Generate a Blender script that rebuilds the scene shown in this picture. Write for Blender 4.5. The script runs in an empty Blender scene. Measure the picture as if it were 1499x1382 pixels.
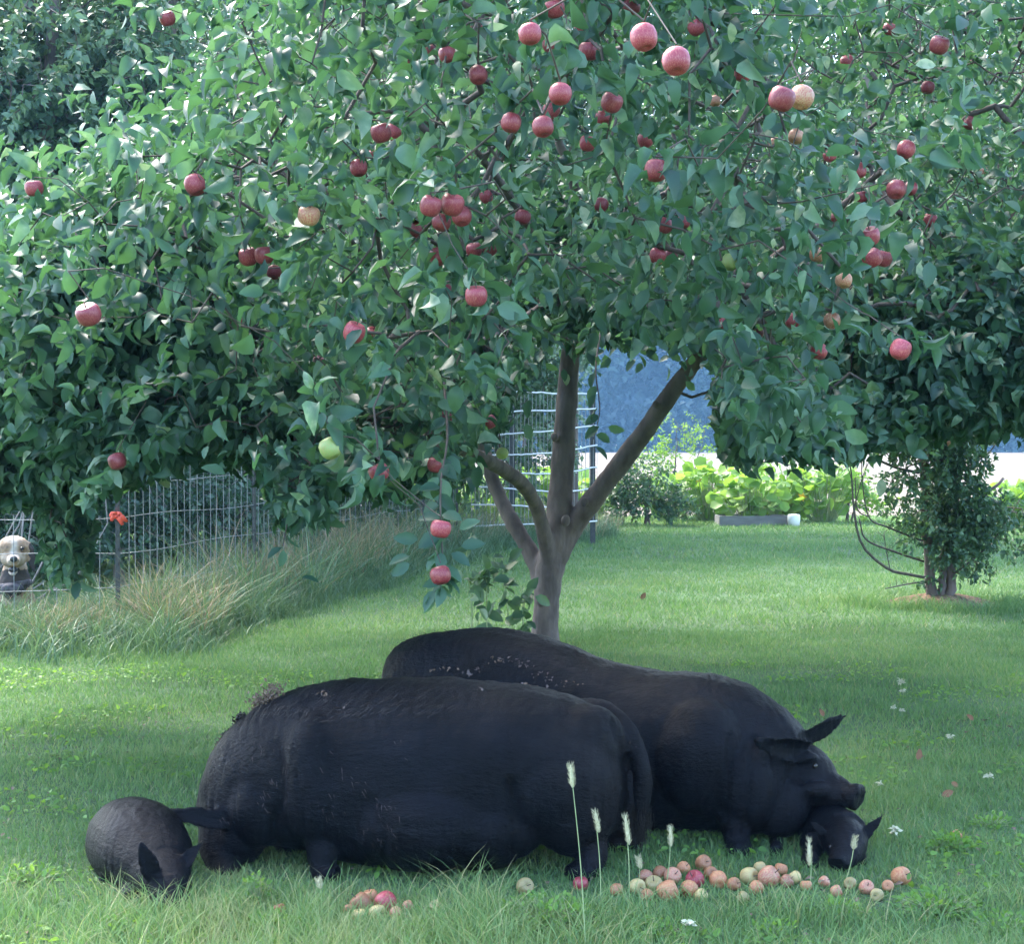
import bpy, math, random
import numpy as np
from mathutils import Vector, Matrix, noise

random.seed(7)
RNG = np.random.default_rng(7)
C = bpy.context.scene.collection
SC = bpy.context.scene

# ------------------------------------------------------------------ camera, sky, sun, exposure
FPX, CX, CY, HOR, EYE = 2250.0, 749.5, 691.0, 648.0, 1.6
PITCH = math.atan((CY - HOR) / FPX)
cam_d = bpy.data.cameras.new('camera')
cam = bpy.data.objects.new('camera', cam_d)
C.objects.link(cam)
cam.location = (0, 0, EYE)
cam.rotation_euler = (math.pi / 2 - PITCH, 0, 0)
cam_d.sensor_fit = 'HORIZONTAL'
cam_d.sensor_width = 36
cam_d.lens = 36 * FPX / 1499
cam_d.clip_start = 0.1
cam_d.clip_end = 3000
SC.camera = cam

SUN = Vector((-0.36, 0.50, 0.79)).normalized()
w = bpy.data.worlds.new('World')
SC.world = w
w.use_nodes = True
nt = w.node_tree
bgn = nt.nodes['Background']
sky = nt.nodes.new('ShaderNodeTexSky')
sky.sky_type = 'NISHITA'
sky.sun_disc = False
sky.sun_elevation = math.asin(SUN.z)
sky.sun_rotation = math.atan2(SUN.x, SUN.y)
sky.air_density = 1.0
sky.dust_density = 2.0
sky.ozone_density = 1.2
nt.links.new(sky.outputs[0], bgn.inputs[0])
bgn.inputs[1].default_value = 0.15
sd = bpy.data.lights.new('sun', 'SUN')
sd.energy = 1.1
sd.angle = math.radians(18)
sd.color = (1.0, 0.95, 0.86)
so = bpy.data.objects.new('sun', sd)
C.objects.link(so)
so.location = (-20, 20, 40)
so.rotation_euler = SUN.to_track_quat('Z', 'Y').to_euler()
SC.view_settings.view_transform = 'Standard'
SC.view_settings.look = 'None'
SC.view_settings.exposure = 3.15
SC.view_settings.gamma = 1
SC.render.engine = 'CYCLES'
cy = SC.cycles
cy.max_bounces = 7
cy.diffuse_bounces = 3
cy.glossy_bounces = 2
cy.transmission_bounces = 4
cy.transparent_max_bounces = 8
cy.volume_bounces = 0
cy.use_denoising = True
cy.sample_clamp_indirect = 6
cy.caustics_reflective = False
cy.caustics_refractive = False

FW = np.array([0, math.cos(PITCH), -math.sin(PITCH)])
UP = np.array([0, math.sin(PITCH), math.cos(PITCH)])


def at(px, py, Y):
    """world point seen at a photograph position, at depth Y metres"""
    d = FW + np.array([(px - CX) / FPX, 0, 0]) + UP * ((CY - py) / FPX)
    return np.array([0, 0, EYE]) + d * (Y / d[1])


def ground(px, py, z=0.0):
    d = FW + np.array([(px - CX) / FPX, 0, 0]) + UP * ((CY - py) / FPX)
    return np.array([0, 0, EYE]) + d * ((z - EYE) / d[2])


def proj(P):
    Q = P - np.array([0, 0, EYE])
    dep = Q @ FW
    return CX + FPX * Q[:, 0] / dep, CY - FPX * (Q @ UP) / dep, Q[:, 1]


# ------------------------------------------------------------------ object helpers
def tag(o, label=None, cat=None, group=None, kind=None):
    if label: o['label'] = label
    if cat: o['category'] = cat
    if group: o['group'] = group
    if kind: o['kind'] = kind
    return o


def empty(name, loc, label=None, cat=None, group=None):
    o = bpy.data.objects.new(name, None)
    C.objects.link(o)
    o.location = [float(v) for v in loc]
    o.empty_display_size = 0.1
    return tag(o, label, cat, group)


def mesh_np(name, V, F, mat, parent=None, origin=None, smooth=True, attrs=None):
    """V (n,3) world coordinates, F list of int arrays (m,k) -> one mesh object"""
    V = np.asarray(V, dtype=np.float64)
    if origin is None:
        origin = np.array(parent.location) if parent is not None else np.zeros(3)
    V = V - np.asarray(origin)
    me = bpy.data.meshes.new(name)
    if isinstance(F, np.ndarray): F = [F]
    F = [f for f in F if len(f)]
    me.vertices.add(len(V))
    me.vertices.foreach_set('co', V.astype(np.float32).ravel())
    idx = np.concatenate([f.ravel() for f in F]).astype(np.int32)
    tot = np.concatenate([np.full(len(f), f.shape[1], dtype=np.int32) for f in F])
    st = np.concatenate([[0], np.cumsum(tot)[:-1]]).astype(np.int32)
    me.loops.add(len(idx))
    me.loops.foreach_set('vertex_index', idx)
    me.polygons.add(len(tot))
    me.polygons.foreach_set('loop_start', st)
    me.polygons.foreach_set('loop_total', tot)
    me.polygons.foreach_set('use_smooth', np.full(len(tot), smooth, dtype=bool))
    for k, a in (attrs or {}).items():
        at_ = me.attributes.new(k, 'FLOAT', 'POINT')
        at_.data.foreach_set('value', np.asarray(a, dtype=np.float32))
    me.update(calc_edges=True)
    me.validate()
    me.materials.append(mat)
    o = bpy.data.objects.new(name, me)
    C.objects.link(o)
    if parent is not None:
        o.parent = parent
        off = np.asarray(origin) - np.array(parent.location)
        o.location = off.tolist()
    else:
        o.location = [float(v) for v in origin]
    return o


class Geo:
    def __init__(self):
        self.V, self.F, self.n = [], {}, 0

    def add(self, V, F):
        V = np.asarray(V, float)
        self.V.append(V)
        if isinstance(F, np.ndarray): F = [F]
        for f in F:
            f = np.asarray(f, int)
            self.F.setdefault(f.shape[1], []).append(f + self.n)
        self.n += len(V)
        return self

    def get(self):
        return np.concatenate(self.V), [np.concatenate(f) for f in self.F.values()]


def unit(v):
    v = np.asarray(v, float)
    return v / (np.linalg.norm(v, axis=-1, keepdims=True) + 1e-12)


def loft(cs, lats, ups, ws, hs, seg=24, power=2.0):
    a = np.linspace(0, 2 * np.pi, seg, endpoint=False)
    ca, sa = np.cos(a), np.sin(a)
    e = 2.0 / power
    ca = np.sign(ca) * abs(ca) ** e
    sa = np.sign(sa) * abs(sa) ** e
    V = []
    for c, l, u, ww, hh in zip(cs, lats, ups, ws, hs):
        V.append(np.asarray(c) + np.outer(ca * ww, l) + np.outer(sa * hh, u))
    n = len(cs)
    V.append(np.array([cs[0], cs[-1]]))
    V = np.concatenate(V)
    F = []
    for i in range(n - 1):
        for j in range(seg):
            k = (j + 1) % seg
            F.append((i * seg + j, i * seg + k, (i + 1) * seg + k, (i + 1) * seg + j))
    T = []
    for j in range(seg):
        k = (j + 1) % seg
        T.append((n * seg, k, j))
        T.append((n * seg + 1, (n - 1) * seg + j, (n - 1) * seg + k))
    return V, [np.array(F), np.array(T)]


def spline(pts, n):
    """Catmull-Rom through rows of pts (any columns)"""
    P = np.asarray(pts, float)
    if len(P) < 3:
        t = np.linspace(0, 1, n)[:, None]
        return P[0] * (1 - t) + P[-1] * t
    P = np.vstack([2 * P[0] - P[1], P, 2 * P[-1] - P[-2]])
    m = len(P) - 3
    out = []
    for s in np.linspace(0, m - 1e-6, n):
        i = int(s); t = s - i
        a, b, c, d = P[i:i + 4]
        out.append(0.5 * (2 * b + (c - a) * t + (2 * a - 5 * b + 4 * c - d) * t * t + (3 * b - a - 3 * c + d) * t ** 3))
    return np.array(out)


def tube(pts, rad, seg=8, lat=None, flat=None):
    """tube along pts; lat fixes one cross-section axis, flat = second radius list"""
    P = np.asarray(pts, float)
    T = np.gradient(P, axis=0)
    T = unit(T)
    rad = np.broadcast_to(np.asarray(rad, float), (len(P),))
    flat = rad if flat is None else np.asarray(flat, float)
    if lat is None:
        l = unit(np.cross(T[0], [0.3, 0.5, 0.81]))
    else:
        l = unit(lat)
    L, U = [], []
    for t in T:
        l2 = unit(l - t * np.dot(l, t))
        L.append(l2); U.append(np.cross(t, l2))
        if lat is None: l = l2
    return loft(P, L, U, rad, flat, seg)


def ellipsoid(c, r, R=None, nu=20, nv=12):
    u = np.linspace(0, 2 * np.pi, nu, endpoint=False)
    V = [[0, 0, -1]]
    for k in range(1, nv):
        th = -np.pi / 2 + np.pi * k / nv
        for a in u: V.append([math.cos(th) * math.cos(a), math.cos(th) * math.sin(a), math.sin(th)])
    V.append([0, 0, 1])
    V = np.array(V) * np.asarray(r)
    if R is not None: V = V @ np.asarray(R).T
    V = V + np.asarray(c)
    T, Q = [], []
    for j in range(nu):
        k = (j + 1) % nu
        T.append((0, 1 + k, 1 + j))
        top = 1 + (nv - 1) * nu
        T.append((top, top - nu + j, top - nu + k))
        for i in range(nv - 2):
            Q.append((1 + i * nu + j, 1 + i * nu + k, 1 + (i + 1) * nu + k, 1 + (i + 1) * nu + j))
    return V, [np.array(T), np.array(Q)]


def box(lo, hi):
    x0, y0, z0 = lo; x1, y1, z1 = hi
    V = np.array([[x0, y0, z0], [x1, y0, z0], [x1, y1, z0], [x0, y1, z0], [x0, y0, z1], [x1, y0, z1], [x1, y1, z1], [x0, y1, z1]], float)
    F = np.array([[0, 3, 2, 1], [4, 5, 6, 7], [0, 1, 5, 4], [1, 2, 6, 5], [2, 3, 7, 6], [3, 0, 4, 7]])
    return V, F


def frusta(A, B, ra, rb, sides=5):
    """many straight tapered pieces A->B at once"""
    A, B = np.asarray(A), np.asarray(B)
    T = unit(B - A)
    ref = np.where(abs(T[:, 2:3]) < 0.9, np.array([[0, 0, 1.0]]), np.array([[1.0, 0, 0]]))
    L = unit(np.cross(T, ref)); U = np.cross(T, L)
    a = np.linspace(0, 2 * np.pi, sides, endpoint=False)
    off = L[:, None, :] * np.cos(a)[None, :, None] + U[:, None, :] * np.sin(a)[None, :, None]
    VA = A[:, None] + off * np.asarray(ra)[:, None, None]
    VB = B[:, None] + off * np.asarray(rb)[:, None, None]
    V = np.concatenate([VA, VB], axis=1).reshape(-1, 3)
    j = np.arange(sides); k = (j + 1) % sides
    f = np.stack([j, k, k + sides, j + sides], axis=1)
    F = (f[None] + (np.arange(len(A)) * 2 * sides)[:, None, None]).reshape(-1, 4)
    return V, F


def remesh(geo, voxel, smooth_it=4, factor=0.5):
    """melt overlapping closed solids into one continuous skin"""
    V, F = geo.get()
    me = bpy.data.meshes.new('tmp')
    me.from_pydata(V.tolist(), [], [tuple(q) for f in F for q in f.tolist()])
    o = bpy.data.objects.new('tmp', me)
    C.objects.link(o)
    m = o.modifiers.new('r', 'REMESH'); m.mode = 'VOXEL'; m.voxel_size = voxel; m.adaptivity = 0
    if smooth_it:
        s = o.modifiers.new('s', 'SMOOTH'); s.factor = factor; s.iterations = smooth_it
    dg = bpy.context.evaluated_depsgraph_get()
    ev = o.evaluated_get(dg)
    m2 = ev.to_mesh()
    nv, nf = len(m2.vertices), len(m2.polygons)
    co = np.empty(nv * 3, np.float32); m2.vertices.foreach_get('co', co)
    no = np.empty(nv * 3, np.float32); m2.vertices.foreach_get('normal', no)
    tot = np.empty(nf, np.int32); m2.polygons.foreach_get('loop_total', tot)
    li = np.empty(len(m2.loops), np.int32); m2.loops.foreach_get('vertex_index', li)
    st = np.concatenate([[0], np.cumsum(tot)[:-1]])
    Fo = []
    for k in np.unique(tot):
        s_ = st[tot == k]
        Fo.append(li[s_[:, None] + np.arange(k)[None]])
    ev.to_mesh_clear()
    bpy.data.objects.remove(o); bpy.data.meshes.remove(me)
    return co.reshape(-1, 3).astype(float), no.reshape(-1, 3).astype(float), Fo


# ------------------------------------------------------------------ materials
def newmat(name):
    m = bpy.data.materials.new(name)
    m.use_nodes = True
    return m, m.node_tree, m.node_tree.nodes, m.node_tree.links, m.node_tree.nodes['Principled BSDF']


def ramp(nd, stops):
    r = nd.new('ShaderNodeValToRGB')
    el = r.color_ramp.elements
    while len(el) > 1: el.remove(el[-1])
    el[0].position = stops[0][0]; el[0].color = (*stops[0][1], 1)
    for p, c in stops[1:]:
        e = el.new(p); e.color = (*c, 1)
    return r


def leafmat(name, stops, rough=0.5, trans=0.3, transcol=(0.10, 0.22, 0.03), spec=0.5, nscale=30):
    """leaf: colour from the leaf's own 'v' value plus a fine mottle, part of the light passes through"""
    m, t, nd, lk, p = newmat(name)
    a = nd.new('ShaderNodeAttribute'); a.attribute_name = 'v'
    n = nd.new('ShaderNodeTexNoise'); n.inputs['Scale'].default_value = nscale
    g = nd.new('ShaderNodeNewGeometry'); lk.new(g.outputs['Position'], n.inputs['Vector'])
    ma = nd.new('ShaderNodeMath'); ma.operation = 'MULTIPLY_ADD'
    ma.inputs[1].default_value = 0.25; ma.inputs[2].default_value = -0.125
    lk.new(n.outputs[0], ma.inputs[0])
    ad = nd.new('ShaderNodeMath'); ad.operation = 'ADD'
    lk.new(a.outputs['Fac'], ad.inputs[0]); lk.new(ma.outputs[0], ad.inputs[1])
    r = ramp(nd, stops)
    lk.new(ad.outputs[0], r.inputs[0])
    lk.new(r.outputs[0], p.inputs['Base Color'])
    p.inputs['Roughness'].default_value = rough
    p.inputs['Specular IOR Level'].default_value = spec
    tr = nd.new('ShaderNodeBsdfTranslucent')
    mu = nd.new('ShaderNodeMix'); mu.data_type = 'RGBA'; mu.blend_type = 'MIX'
    mu.inputs['Factor'].default_value = 0.5
    lk.new(r.outputs[0], mu.inputs['A']); mu.inputs['B'].default_value = (*transcol, 1)
    lk.new(mu.outputs['Result'], tr.inputs[0])
    mx = nd.new('ShaderNodeMixShader'); mx.inputs[0].default_value = trans
    lk.new(p.outputs[0], mx.inputs[1]); lk.new(tr.outputs[0], mx.inputs[2])
    lk.new(mx.outputs[0], nd['Material Output'].inputs[0])
    return m


def plain(name, col, rough=0.7, col2=None, scale=20, bump=0.0, bscale=None, metal=0.0, stretch=(1, 1, 1), spec=0.5):
    m, t, nd, lk, p = newmat(name)
    p.inputs['Roughness'].default_value = rough
    p.inputs['Metallic'].default_value = metal
    p.inputs['Specular IOR Level'].default_value = spec
    p.inputs['Base Color'].default_value = (*col, 1)
    tc = nd.new('ShaderNodeTexCoord'); mp = nd.new('ShaderNodeMapping')
    mp.inputs['Scale'].default_value = stretch
    lk.new(tc.outputs['Object'], mp.inputs[0])
    if col2:
        n = nd.new('ShaderNodeTexNoise'); n.inputs['Scale'].default_value = scale; n.inputs['Detail'].default_value = 5
        lk.new(mp.outputs[0], n.inputs[0])
        r = ramp(nd, [(0.35, col), (0.65, col2)])
        lk.new(n.outputs[0], r.inputs[0]); lk.new(r.outputs[0], p.inputs['Base Color'])
    if bump:
        n2 = nd.new('ShaderNodeTexNoise'); n2.inputs['Scale'].default_value = bscale or scale; n2.inputs['Detail'].default_value = 6
        lk.new(mp.outputs[0], n2.inputs[0])
        b = nd.new('ShaderNodeBump'); b.inputs['Strength'].default_value = 1; b.inputs['Distance'].default_value = bump
        lk.new(n2.outputs[0], b.inputs['Height']); lk.new(b.outputs[0], p.inputs['Normal'])
    return m


M = {}
M['apple_leaf'] = leafmat('apple_leaf', [(0.0, (0.018, 0.058, 0.042)), (0.45, (0.040, 0.105, 0.066)), (0.8, (0.085, 0.175, 0.105)), (0.93, (0.17, 0.27, 0.16)), (1.0, (0.40, 0.46, 0.30))], rough=0.5, trans=0.34, transcol=(0.12, 0.30, 0.05))
M['small_leaf'] = leafmat('small_leaf', [(0.0, (0.03, 0.075, 0.045)), (0.5, (0.06, 0.13, 0.065)), (1.0, (0.14, 0.23, 0.09))], rough=0.45, trans=0.3)
M['wood_leaf'] = leafmat('wood_leaf', [(0.0, (0.03, 0.075, 0.05)), (0.5, (0.075, 0.15, 0.09)), (1.0, (0.19, 0.28, 0.14))], rough=0.4, trans=0.3, transcol=(0.12, 0.25, 0.05), nscale=6)
M['far_leaf'] = leafmat('far_leaf', [(0.0, (0.012, 0.030, 0.035)), (1.0, (0.04, 0.085, 0.065))], rough=0.7, trans=0.1, nscale=0.3)
M['squash_leaf'] = leafmat('squash_leaf', [(0.0, (0.08, 0.20, 0.04)), (0.6, (0.17, 0.34, 0.06)), (1.0, (0.35, 0.50, 0.14))], rough=0.55, trans=0.45, transcol=(0.35, 0.55, 0.05), nscale=10)
M['grass'] = leafmat('grass', [(0.0, (0.060, 0.138, 0.042)), (0.5, (0.132, 0.250, 0.086)), (0.8, (0.20, 0.31, 0.10)), (1.0, (0.42, 0.38, 0.18))], rough=0.6, trans=0.38, transcol=(0.16, 0.32, 0.05), nscale=4)
M['tall_grass'] = leafmat('tall_grass', [(0.0, (0.035, 0.10, 0.045)), (0.5, (0.085, 0.18, 0.085)), (0.7, (0.15, 0.23, 0.11)), (0.82, (0.30, 0.20, 0.12)), (1.0, (0.42, 0.30, 0.18))], rough=0.5, trans=0.3, transcol=(0.2, 0.3, 0.08), nscale=4)
M['bark'] = plain('bark', (0.085, 0.065, 0.058), 0.85, (0.17, 0.13, 0.115), 9, 0.012, 26, stretch=(1, 1, 0.45))
M['twig'] = plain('twig', (0.055, 0.042, 0.035), 0.85, (0.10, 0.075, 0.062), 30)
M['bare_twig'] = plain('bare_twig', (0.05, 0.045, 0.035), 0.8, (0.10, 0.09, 0.07), 30)
M['dead_twig'] = plain('dead_twig', (0.22, 0.19, 0.17), 0.85, (0.3, 0.27, 0.25), 30)
M['metal_post'] = plain('metal_post', (0.03, 0.035, 0.035), 0.6, (0.06, 0.06, 0.055), 30)
M['wire'] = plain('wire', (0.30, 0.32, 0.31), 0.45, (0.22, 0.22, 0.2), 8, metal=0.5)
M['dull_wire'] = plain('dull_wire', (0.26, 0.28, 0.28), 0.6, (0.17, 0.18, 0.17), 8)
M['white_wire'] = plain('white_wire', (0.78, 0.78, 0.76), 0.5)
M['wood_grey'] = plain('wood_grey', (0.14, 0.14, 0.13), 0.85, (0.2, 0.2, 0.19), 12, 0.004, 30, stretch=(0.2, 1, 1))
M['ribbon'] = plain('ribbon', (0.80, 0.10, 0.05), 0.5, (0.7, 0.07, 0.04), 30)
M['petal_white'] = plain('petal_white', (0.50, 0.50, 0.34), 0.8)
M['petal_yellow'] = plain('petal_yellow', (0.8, 0.45, 0.04), 0.6)
M['brown_leaf'] = plain('brown_leaf', (0.16, 0.07, 0.035), 0.8, (0.26, 0.12, 0.06), 20)
M['mulch'] = plain('mulch', (0.10, 0.06, 0.035), 0.95, (0.2, 0.13, 0.08), 25, 0.03, 25)
M['soil'] = plain('soil', (0.07, 0.05, 0.035), 0.95, (0.12, 0.09, 0.06), 14, 0.02, 20)
M['seed'] = plain('seed', (0.50, 0.46, 0.26), 0.8, (0.62, 0.58, 0.38), 120, 0.003, 300)
M['stem'] = plain('stem', (0.20, 0.30, 0.12), 0.6, (0.34, 0.38, 0.18), 20)
M['eye'] = plain('eye', (0.01, 0.008, 0.006), 0.12)
M['bristle'] = plain('bristle', (0.003, 0.0036, 0.0055), 0.34, spec=0.14)
M['mane'] = plain('mane', (0.006, 0.006, 0.007), 0.5, (0.016, 0.012, 0.010), 14, spec=0.35)
M['straw_bits'] = plain('straw_bits', (0.09, 0.055, 0.035), 0.9, (0.20, 0.14, 0.10), 40)
M['pale_bits'] = plain('pale_bits', (0.13, 0.10, 0.095), 0.9, (0.07, 0.05, 0.045), 40)


def mat_skin():
    m, t, nd, lk, p = newmat('pig_skin')
    tc = nd.new('ShaderNodeTexCoord')
    n = nd.new('ShaderNodeTexNoise'); n.inputs['Scale'].default_value = 4; n.inputs['Detail'].default_value = 8; n.inputs['Roughness'].default_value = 0.65
    lk.new(tc.outputs['Object'], n.inputs[0])
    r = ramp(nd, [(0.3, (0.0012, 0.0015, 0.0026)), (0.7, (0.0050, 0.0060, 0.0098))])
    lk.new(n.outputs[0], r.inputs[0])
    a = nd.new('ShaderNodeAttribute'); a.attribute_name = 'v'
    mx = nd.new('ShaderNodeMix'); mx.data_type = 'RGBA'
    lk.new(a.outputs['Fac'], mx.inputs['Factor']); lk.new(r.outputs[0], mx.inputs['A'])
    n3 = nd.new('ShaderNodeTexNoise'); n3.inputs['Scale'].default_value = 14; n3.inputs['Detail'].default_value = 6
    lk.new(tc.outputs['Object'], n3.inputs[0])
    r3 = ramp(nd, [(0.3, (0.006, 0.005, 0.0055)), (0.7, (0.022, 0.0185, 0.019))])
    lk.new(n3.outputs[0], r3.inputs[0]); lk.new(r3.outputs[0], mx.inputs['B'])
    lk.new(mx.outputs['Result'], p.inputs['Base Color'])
    p.inputs['Roughness'].default_value = 0.42
    p.inputs['Specular IOR Level'].default_value = 0.11
    n2 = nd.new('ShaderNodeTexNoise'); n2.inputs['Scale'].default_value = 55; n2.inputs['Detail'].default_value = 6; n2.inputs['Roughness'].default_value = 0.7
    mp = nd.new('ShaderNodeMapping'); mp.inputs['Scale'].default_value = (0.5, 1, 1.3)
    lk.new(tc.outputs['Object'], mp.inputs[0]); lk.new(mp.outputs[0], n2.inputs[0])
    b = nd.new('ShaderNodeBump'); b.inputs['Strength'].default_value = 1.0; b.inputs['Distance'].default_value = 0.011
    lk.new(n2.outputs[0], b.inputs['Height']); lk.new(b.outputs[0], p.inputs['Normal'])
    return m


M['pig_skin'] = mat_skin()


def mat_apple(name, c_red, c_green, lo, hi, dull=0.0):
    m, t, nd, lk, p = newmat(name)
    tc = nd.new('ShaderNodeTexCoord'); oi = nd.new('ShaderNodeObjectInfo')
    mp = nd.new('ShaderNodeMapping'); mp.inputs['Scale'].default_value = (1, 1, 0.35)
    lk.new(tc.outputs['Object'], mp.inputs[0])
    ml = nd.new('ShaderNodeMath'); ml.operation = 'MULTIPLY'; ml.inputs[1].default_value = 50
    lk.new(oi.outputs['Random'], ml.inputs[0])
    n = nd.new('ShaderNodeTexNoise'); n.noise_dimensions = '4D'; n.inputs['Scale'].default_value = 26; n.inputs['Detail'].default_value = 4
    lk.new(mp.outputs[0], n.inputs[0]); lk.new(ml.outputs[0], n.inputs['W'])
    n1 = nd.new('ShaderNodeTexNoise'); n1.noise_dimensions = '4D'; n1.inputs['Scale'].default_value = 120; n1.inputs['Detail'].default_value = 3
    lk.new(mp.outputs[0], n1.inputs[0]); lk.new(ml.outputs[0], n1.inputs['W'])
    s = nd.new('ShaderNodeMath'); s.operation = 'MULTIPLY_ADD'; s.inputs[1].default_value = 0.3
    lk.new(n1.outputs[0], s.inputs[0]); lk.new(n.outputs[0], s.inputs[2])
    r = ramp(nd, [(lo, c_green), (hi, c_red)])
    lk.new(s.outputs[0], r.inputs[0])
    hs = nd.new('ShaderNodeHueSaturation')
    mr = nd.new('ShaderNodeMapRange'); mr.inputs['To Min'].default_value = 0.7; mr.inputs['To Max'].default_value = 1.25
    lk.new(oi.outputs['Random'], mr.inputs['Value']); lk.new(mr.outputs[0], hs.inputs['Value'])
    lk.new(r.outputs[0], hs.inputs['Color'])
    lk.new(hs.outputs[0], p.inputs['Base Color'])
    p.inputs['Roughness'].default_value = 0.42 + dull
    return m


M['apple_red'] = mat_apple('apple_red', (0.26, 0.024, 0.042), (0.40, 0.12, 0.10), 0.42, 0.72)
M['apple_blush'] = mat_apple('apple_blush', (0.38, 0.10, 0.07), (0.48, 0.33, 0.18), 0.45, 0.78)
M['apple_green'] = mat_apple('apple_green', (0.50, 0.32, 0.14), (0.30, 0.40, 0.12), 0.62, 0.95)
M['apple_yellow'] = mat_apple('apple_yellow', (0.40, 0.22, 0.10), (0.42, 0.36, 0.15), 0.55, 0.9, 0.1)
M['apple_orange'] = mat_apple('apple_orange', (0.34, 0.10, 0.05), (0.44, 0.26, 0.12), 0.45, 0.8, 0.1)


def mat_lawn():
    m, t, nd, lk, p = newmat('lawn_ground')
    tc = nd.new('ShaderNodeTexCoord')
    n = nd.new('ShaderNodeTexNoise'); n.inputs['Scale'].default_value = 0.7; n.inputs['Detail'].default_value = 9; n.inputs['Roughness'].default_value = 0.7
    lk.new(tc.outputs['Object'], n.inputs[0])
    r = ramp(nd, [(0.3, (0.06, 0.10, 0.04)), (0.6, (0.10, 0.18, 0.07)), (0.8, (0.15, 0.21, 0.09))])
    lk.new(n.outputs[0], r.inputs[0]); lk.new(r.outputs[0], p.inputs['Base Color'])
    p.inputs['Roughness'].default_value = 0.95
    n2 = nd.new('ShaderNodeTexNoise'); n2.inputs['Scale'].default_value = 40; n2.inputs['Detail'].default_value = 5
    lk.new(tc.outputs['Object'], n2.inputs[0])
    b = nd.new('ShaderNodeBump'); b.inputs['Distance'].default_value = 0.05
    lk.new(n2.outputs[0], b.inputs['Height']); lk.new(b.outputs[0], p.inputs['Normal'])
    return m


def mat_field():
    m, t, nd, lk, p = newmat('stubble_field')
    tc = nd.new('ShaderNodeTexCoord'); mp = nd.new('ShaderNodeMapping'); mp.inputs['Scale'].default_value = (0.25, 1, 1)
    lk.new(tc.outputs['Object'], mp.inputs[0])
    n = nd.new('ShaderNodeTexNoise'); n.inputs['Scale'].default_value = 0.5; n.inputs['Detail'].default_value = 9; n.inputs['Roughness'].default_value = 0.7
    lk.new(mp.outputs[0], n.inputs[0])
    r = ramp(nd, [(0.3, (0.105, 0.080, 0.050)), (0.7, (0.14, 0.110, 0.072))])
    lk.new(n.outputs[0], r.inputs[0]); lk.new(r.outputs[0], p.inputs['Base Color'])
    p.inputs['Roughness'].default_value = 0.95
    return m


# ------------------------------------------------------------------ ground, field
M['lawn_ground'] = mat_lawn(); M['field'] = mat_field()
g = 900.0
tag(mesh_np('ground', np.array([[-g, -g, 0], [g, -g, 0], [g, g, 0], [-g, g, 0]]), np.array([[0, 1, 2, 3]]), M['lawn_ground']), kind='structure')
xs = np.linspace(-120, 160, 60)
near = 33.0 + 0.35 * np.sin(xs * 0.9) + 0.3 * np.sin(xs * 2.3)
Vf = np.concatenate([np.stack([xs, near, np.full(60, 0.004)], 1), np.stack([xs, np.full(60, 262.0), np.full(60, 0.004)], 1)])
Ff = np.array([[i, i + 1, 61 + i, 60 + i] for i in range(59)])
tag(mesh_np('field', Vf, Ff, M['field']), kind='structure')


# ------------------------------------------------------------------ leaves
def leaf_template(full=True, wdt=0.56):
    if full:
        ys = [0.0, 0.2, 0.48, 0.78, 1.0]
        hw = [0.0, 0.8, 1.0, 0.62, 0.0]
        V = [[0, y, -0.22 * y * y] for y in ys]
        for sgn in (-1, 1):
            for y, h in zip(ys[1:4], hw[1:4]):
                V.append([sgn * h * wdt / 2, y + 0.03, -0.22 * y * y + 0.10 * h])
        F3 = [(0, 1, 5), (3, 4, 7), (0, 8, 1), (3, 10, 4)]
        F4 = [(1, 2, 6, 5), (2, 3, 7, 6), (1, 8, 9, 2), (2, 9, 10, 3)]
        return np.array(V, float), [np.array(F3), np.array(F4)]
    V = np.array([[0, 0, 0], [-wdt / 2, 0.45, 0.07], [0, 0.5, -0.05], [wdt / 2, 0.45, 0.07], [0, 1, -0.2]], float)
    return V, [np.array([(0, 2, 1), (0, 3, 2), (1, 2, 4), (2, 3, 4)])]


LEAF, LEAF_S = leaf_template(True), leaf_template(False)


def vary(t, wide, fold, curl, skew):
    V = t[0].copy()
    V[:, 0] *= wide
    V[:, 2] += fold * abs(V[:, 0]) + curl * np.sin(V[:, 1] * 3.0) * .5 - curl * V[:, 1] ** 3 + skew * V[:, 0] * V[:, 1]
    V[:, 0] += .10 * skew * V[:, 1] ** 2
    return V, t[1]


VARIANTS = [LEAF, vary(LEAF, .74, .75, .10, .5), vary(LEAF, 1.12, .15, .30, -.6), vary(LEAF, .9, 1.25, .25, .9), vary(LEAF, .82, -.35, .35, -1.0)]


def leaves(tmpl, P, D, N, S, v, W=None):
    """place a template leaf at every row of P"""
    V0, F0 = tmpl
    D = unit(D); B = unit(np.cross(D, N)); Nn = np.cross(B, D)
    S = np.broadcast_to(np.asarray(S, float), (len(P),))
    Wd = S if W is None else W
    V = (P[:, None] + B[:, None] * (V0[None, :, 0:1] * Wd[:, None, None]) + D[:, None] * (V0[None, :, 1:2] * S[:, None, None])
         + Nn[:, None] * (V0[None, :, 2:3] * S[:, None, None]))
    k = len(V0)
    off = np.arange(len(P)) * k
    Fs = [(f[None] + off[:, None, None]).reshape(-1, f.shape[1]) for f in F0]
    return V.reshape(-1, 3), Fs, np.repeat(v, k)


def rnd(n, s=1.0):
    return RNG.normal(size=(n, 3)) * s


def nz(P, f, seed=0.0):
    return np.array([noise.noise(Vector((p[0] * f + seed, p[1] * f, p[2] * f))) for p in P])


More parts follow.
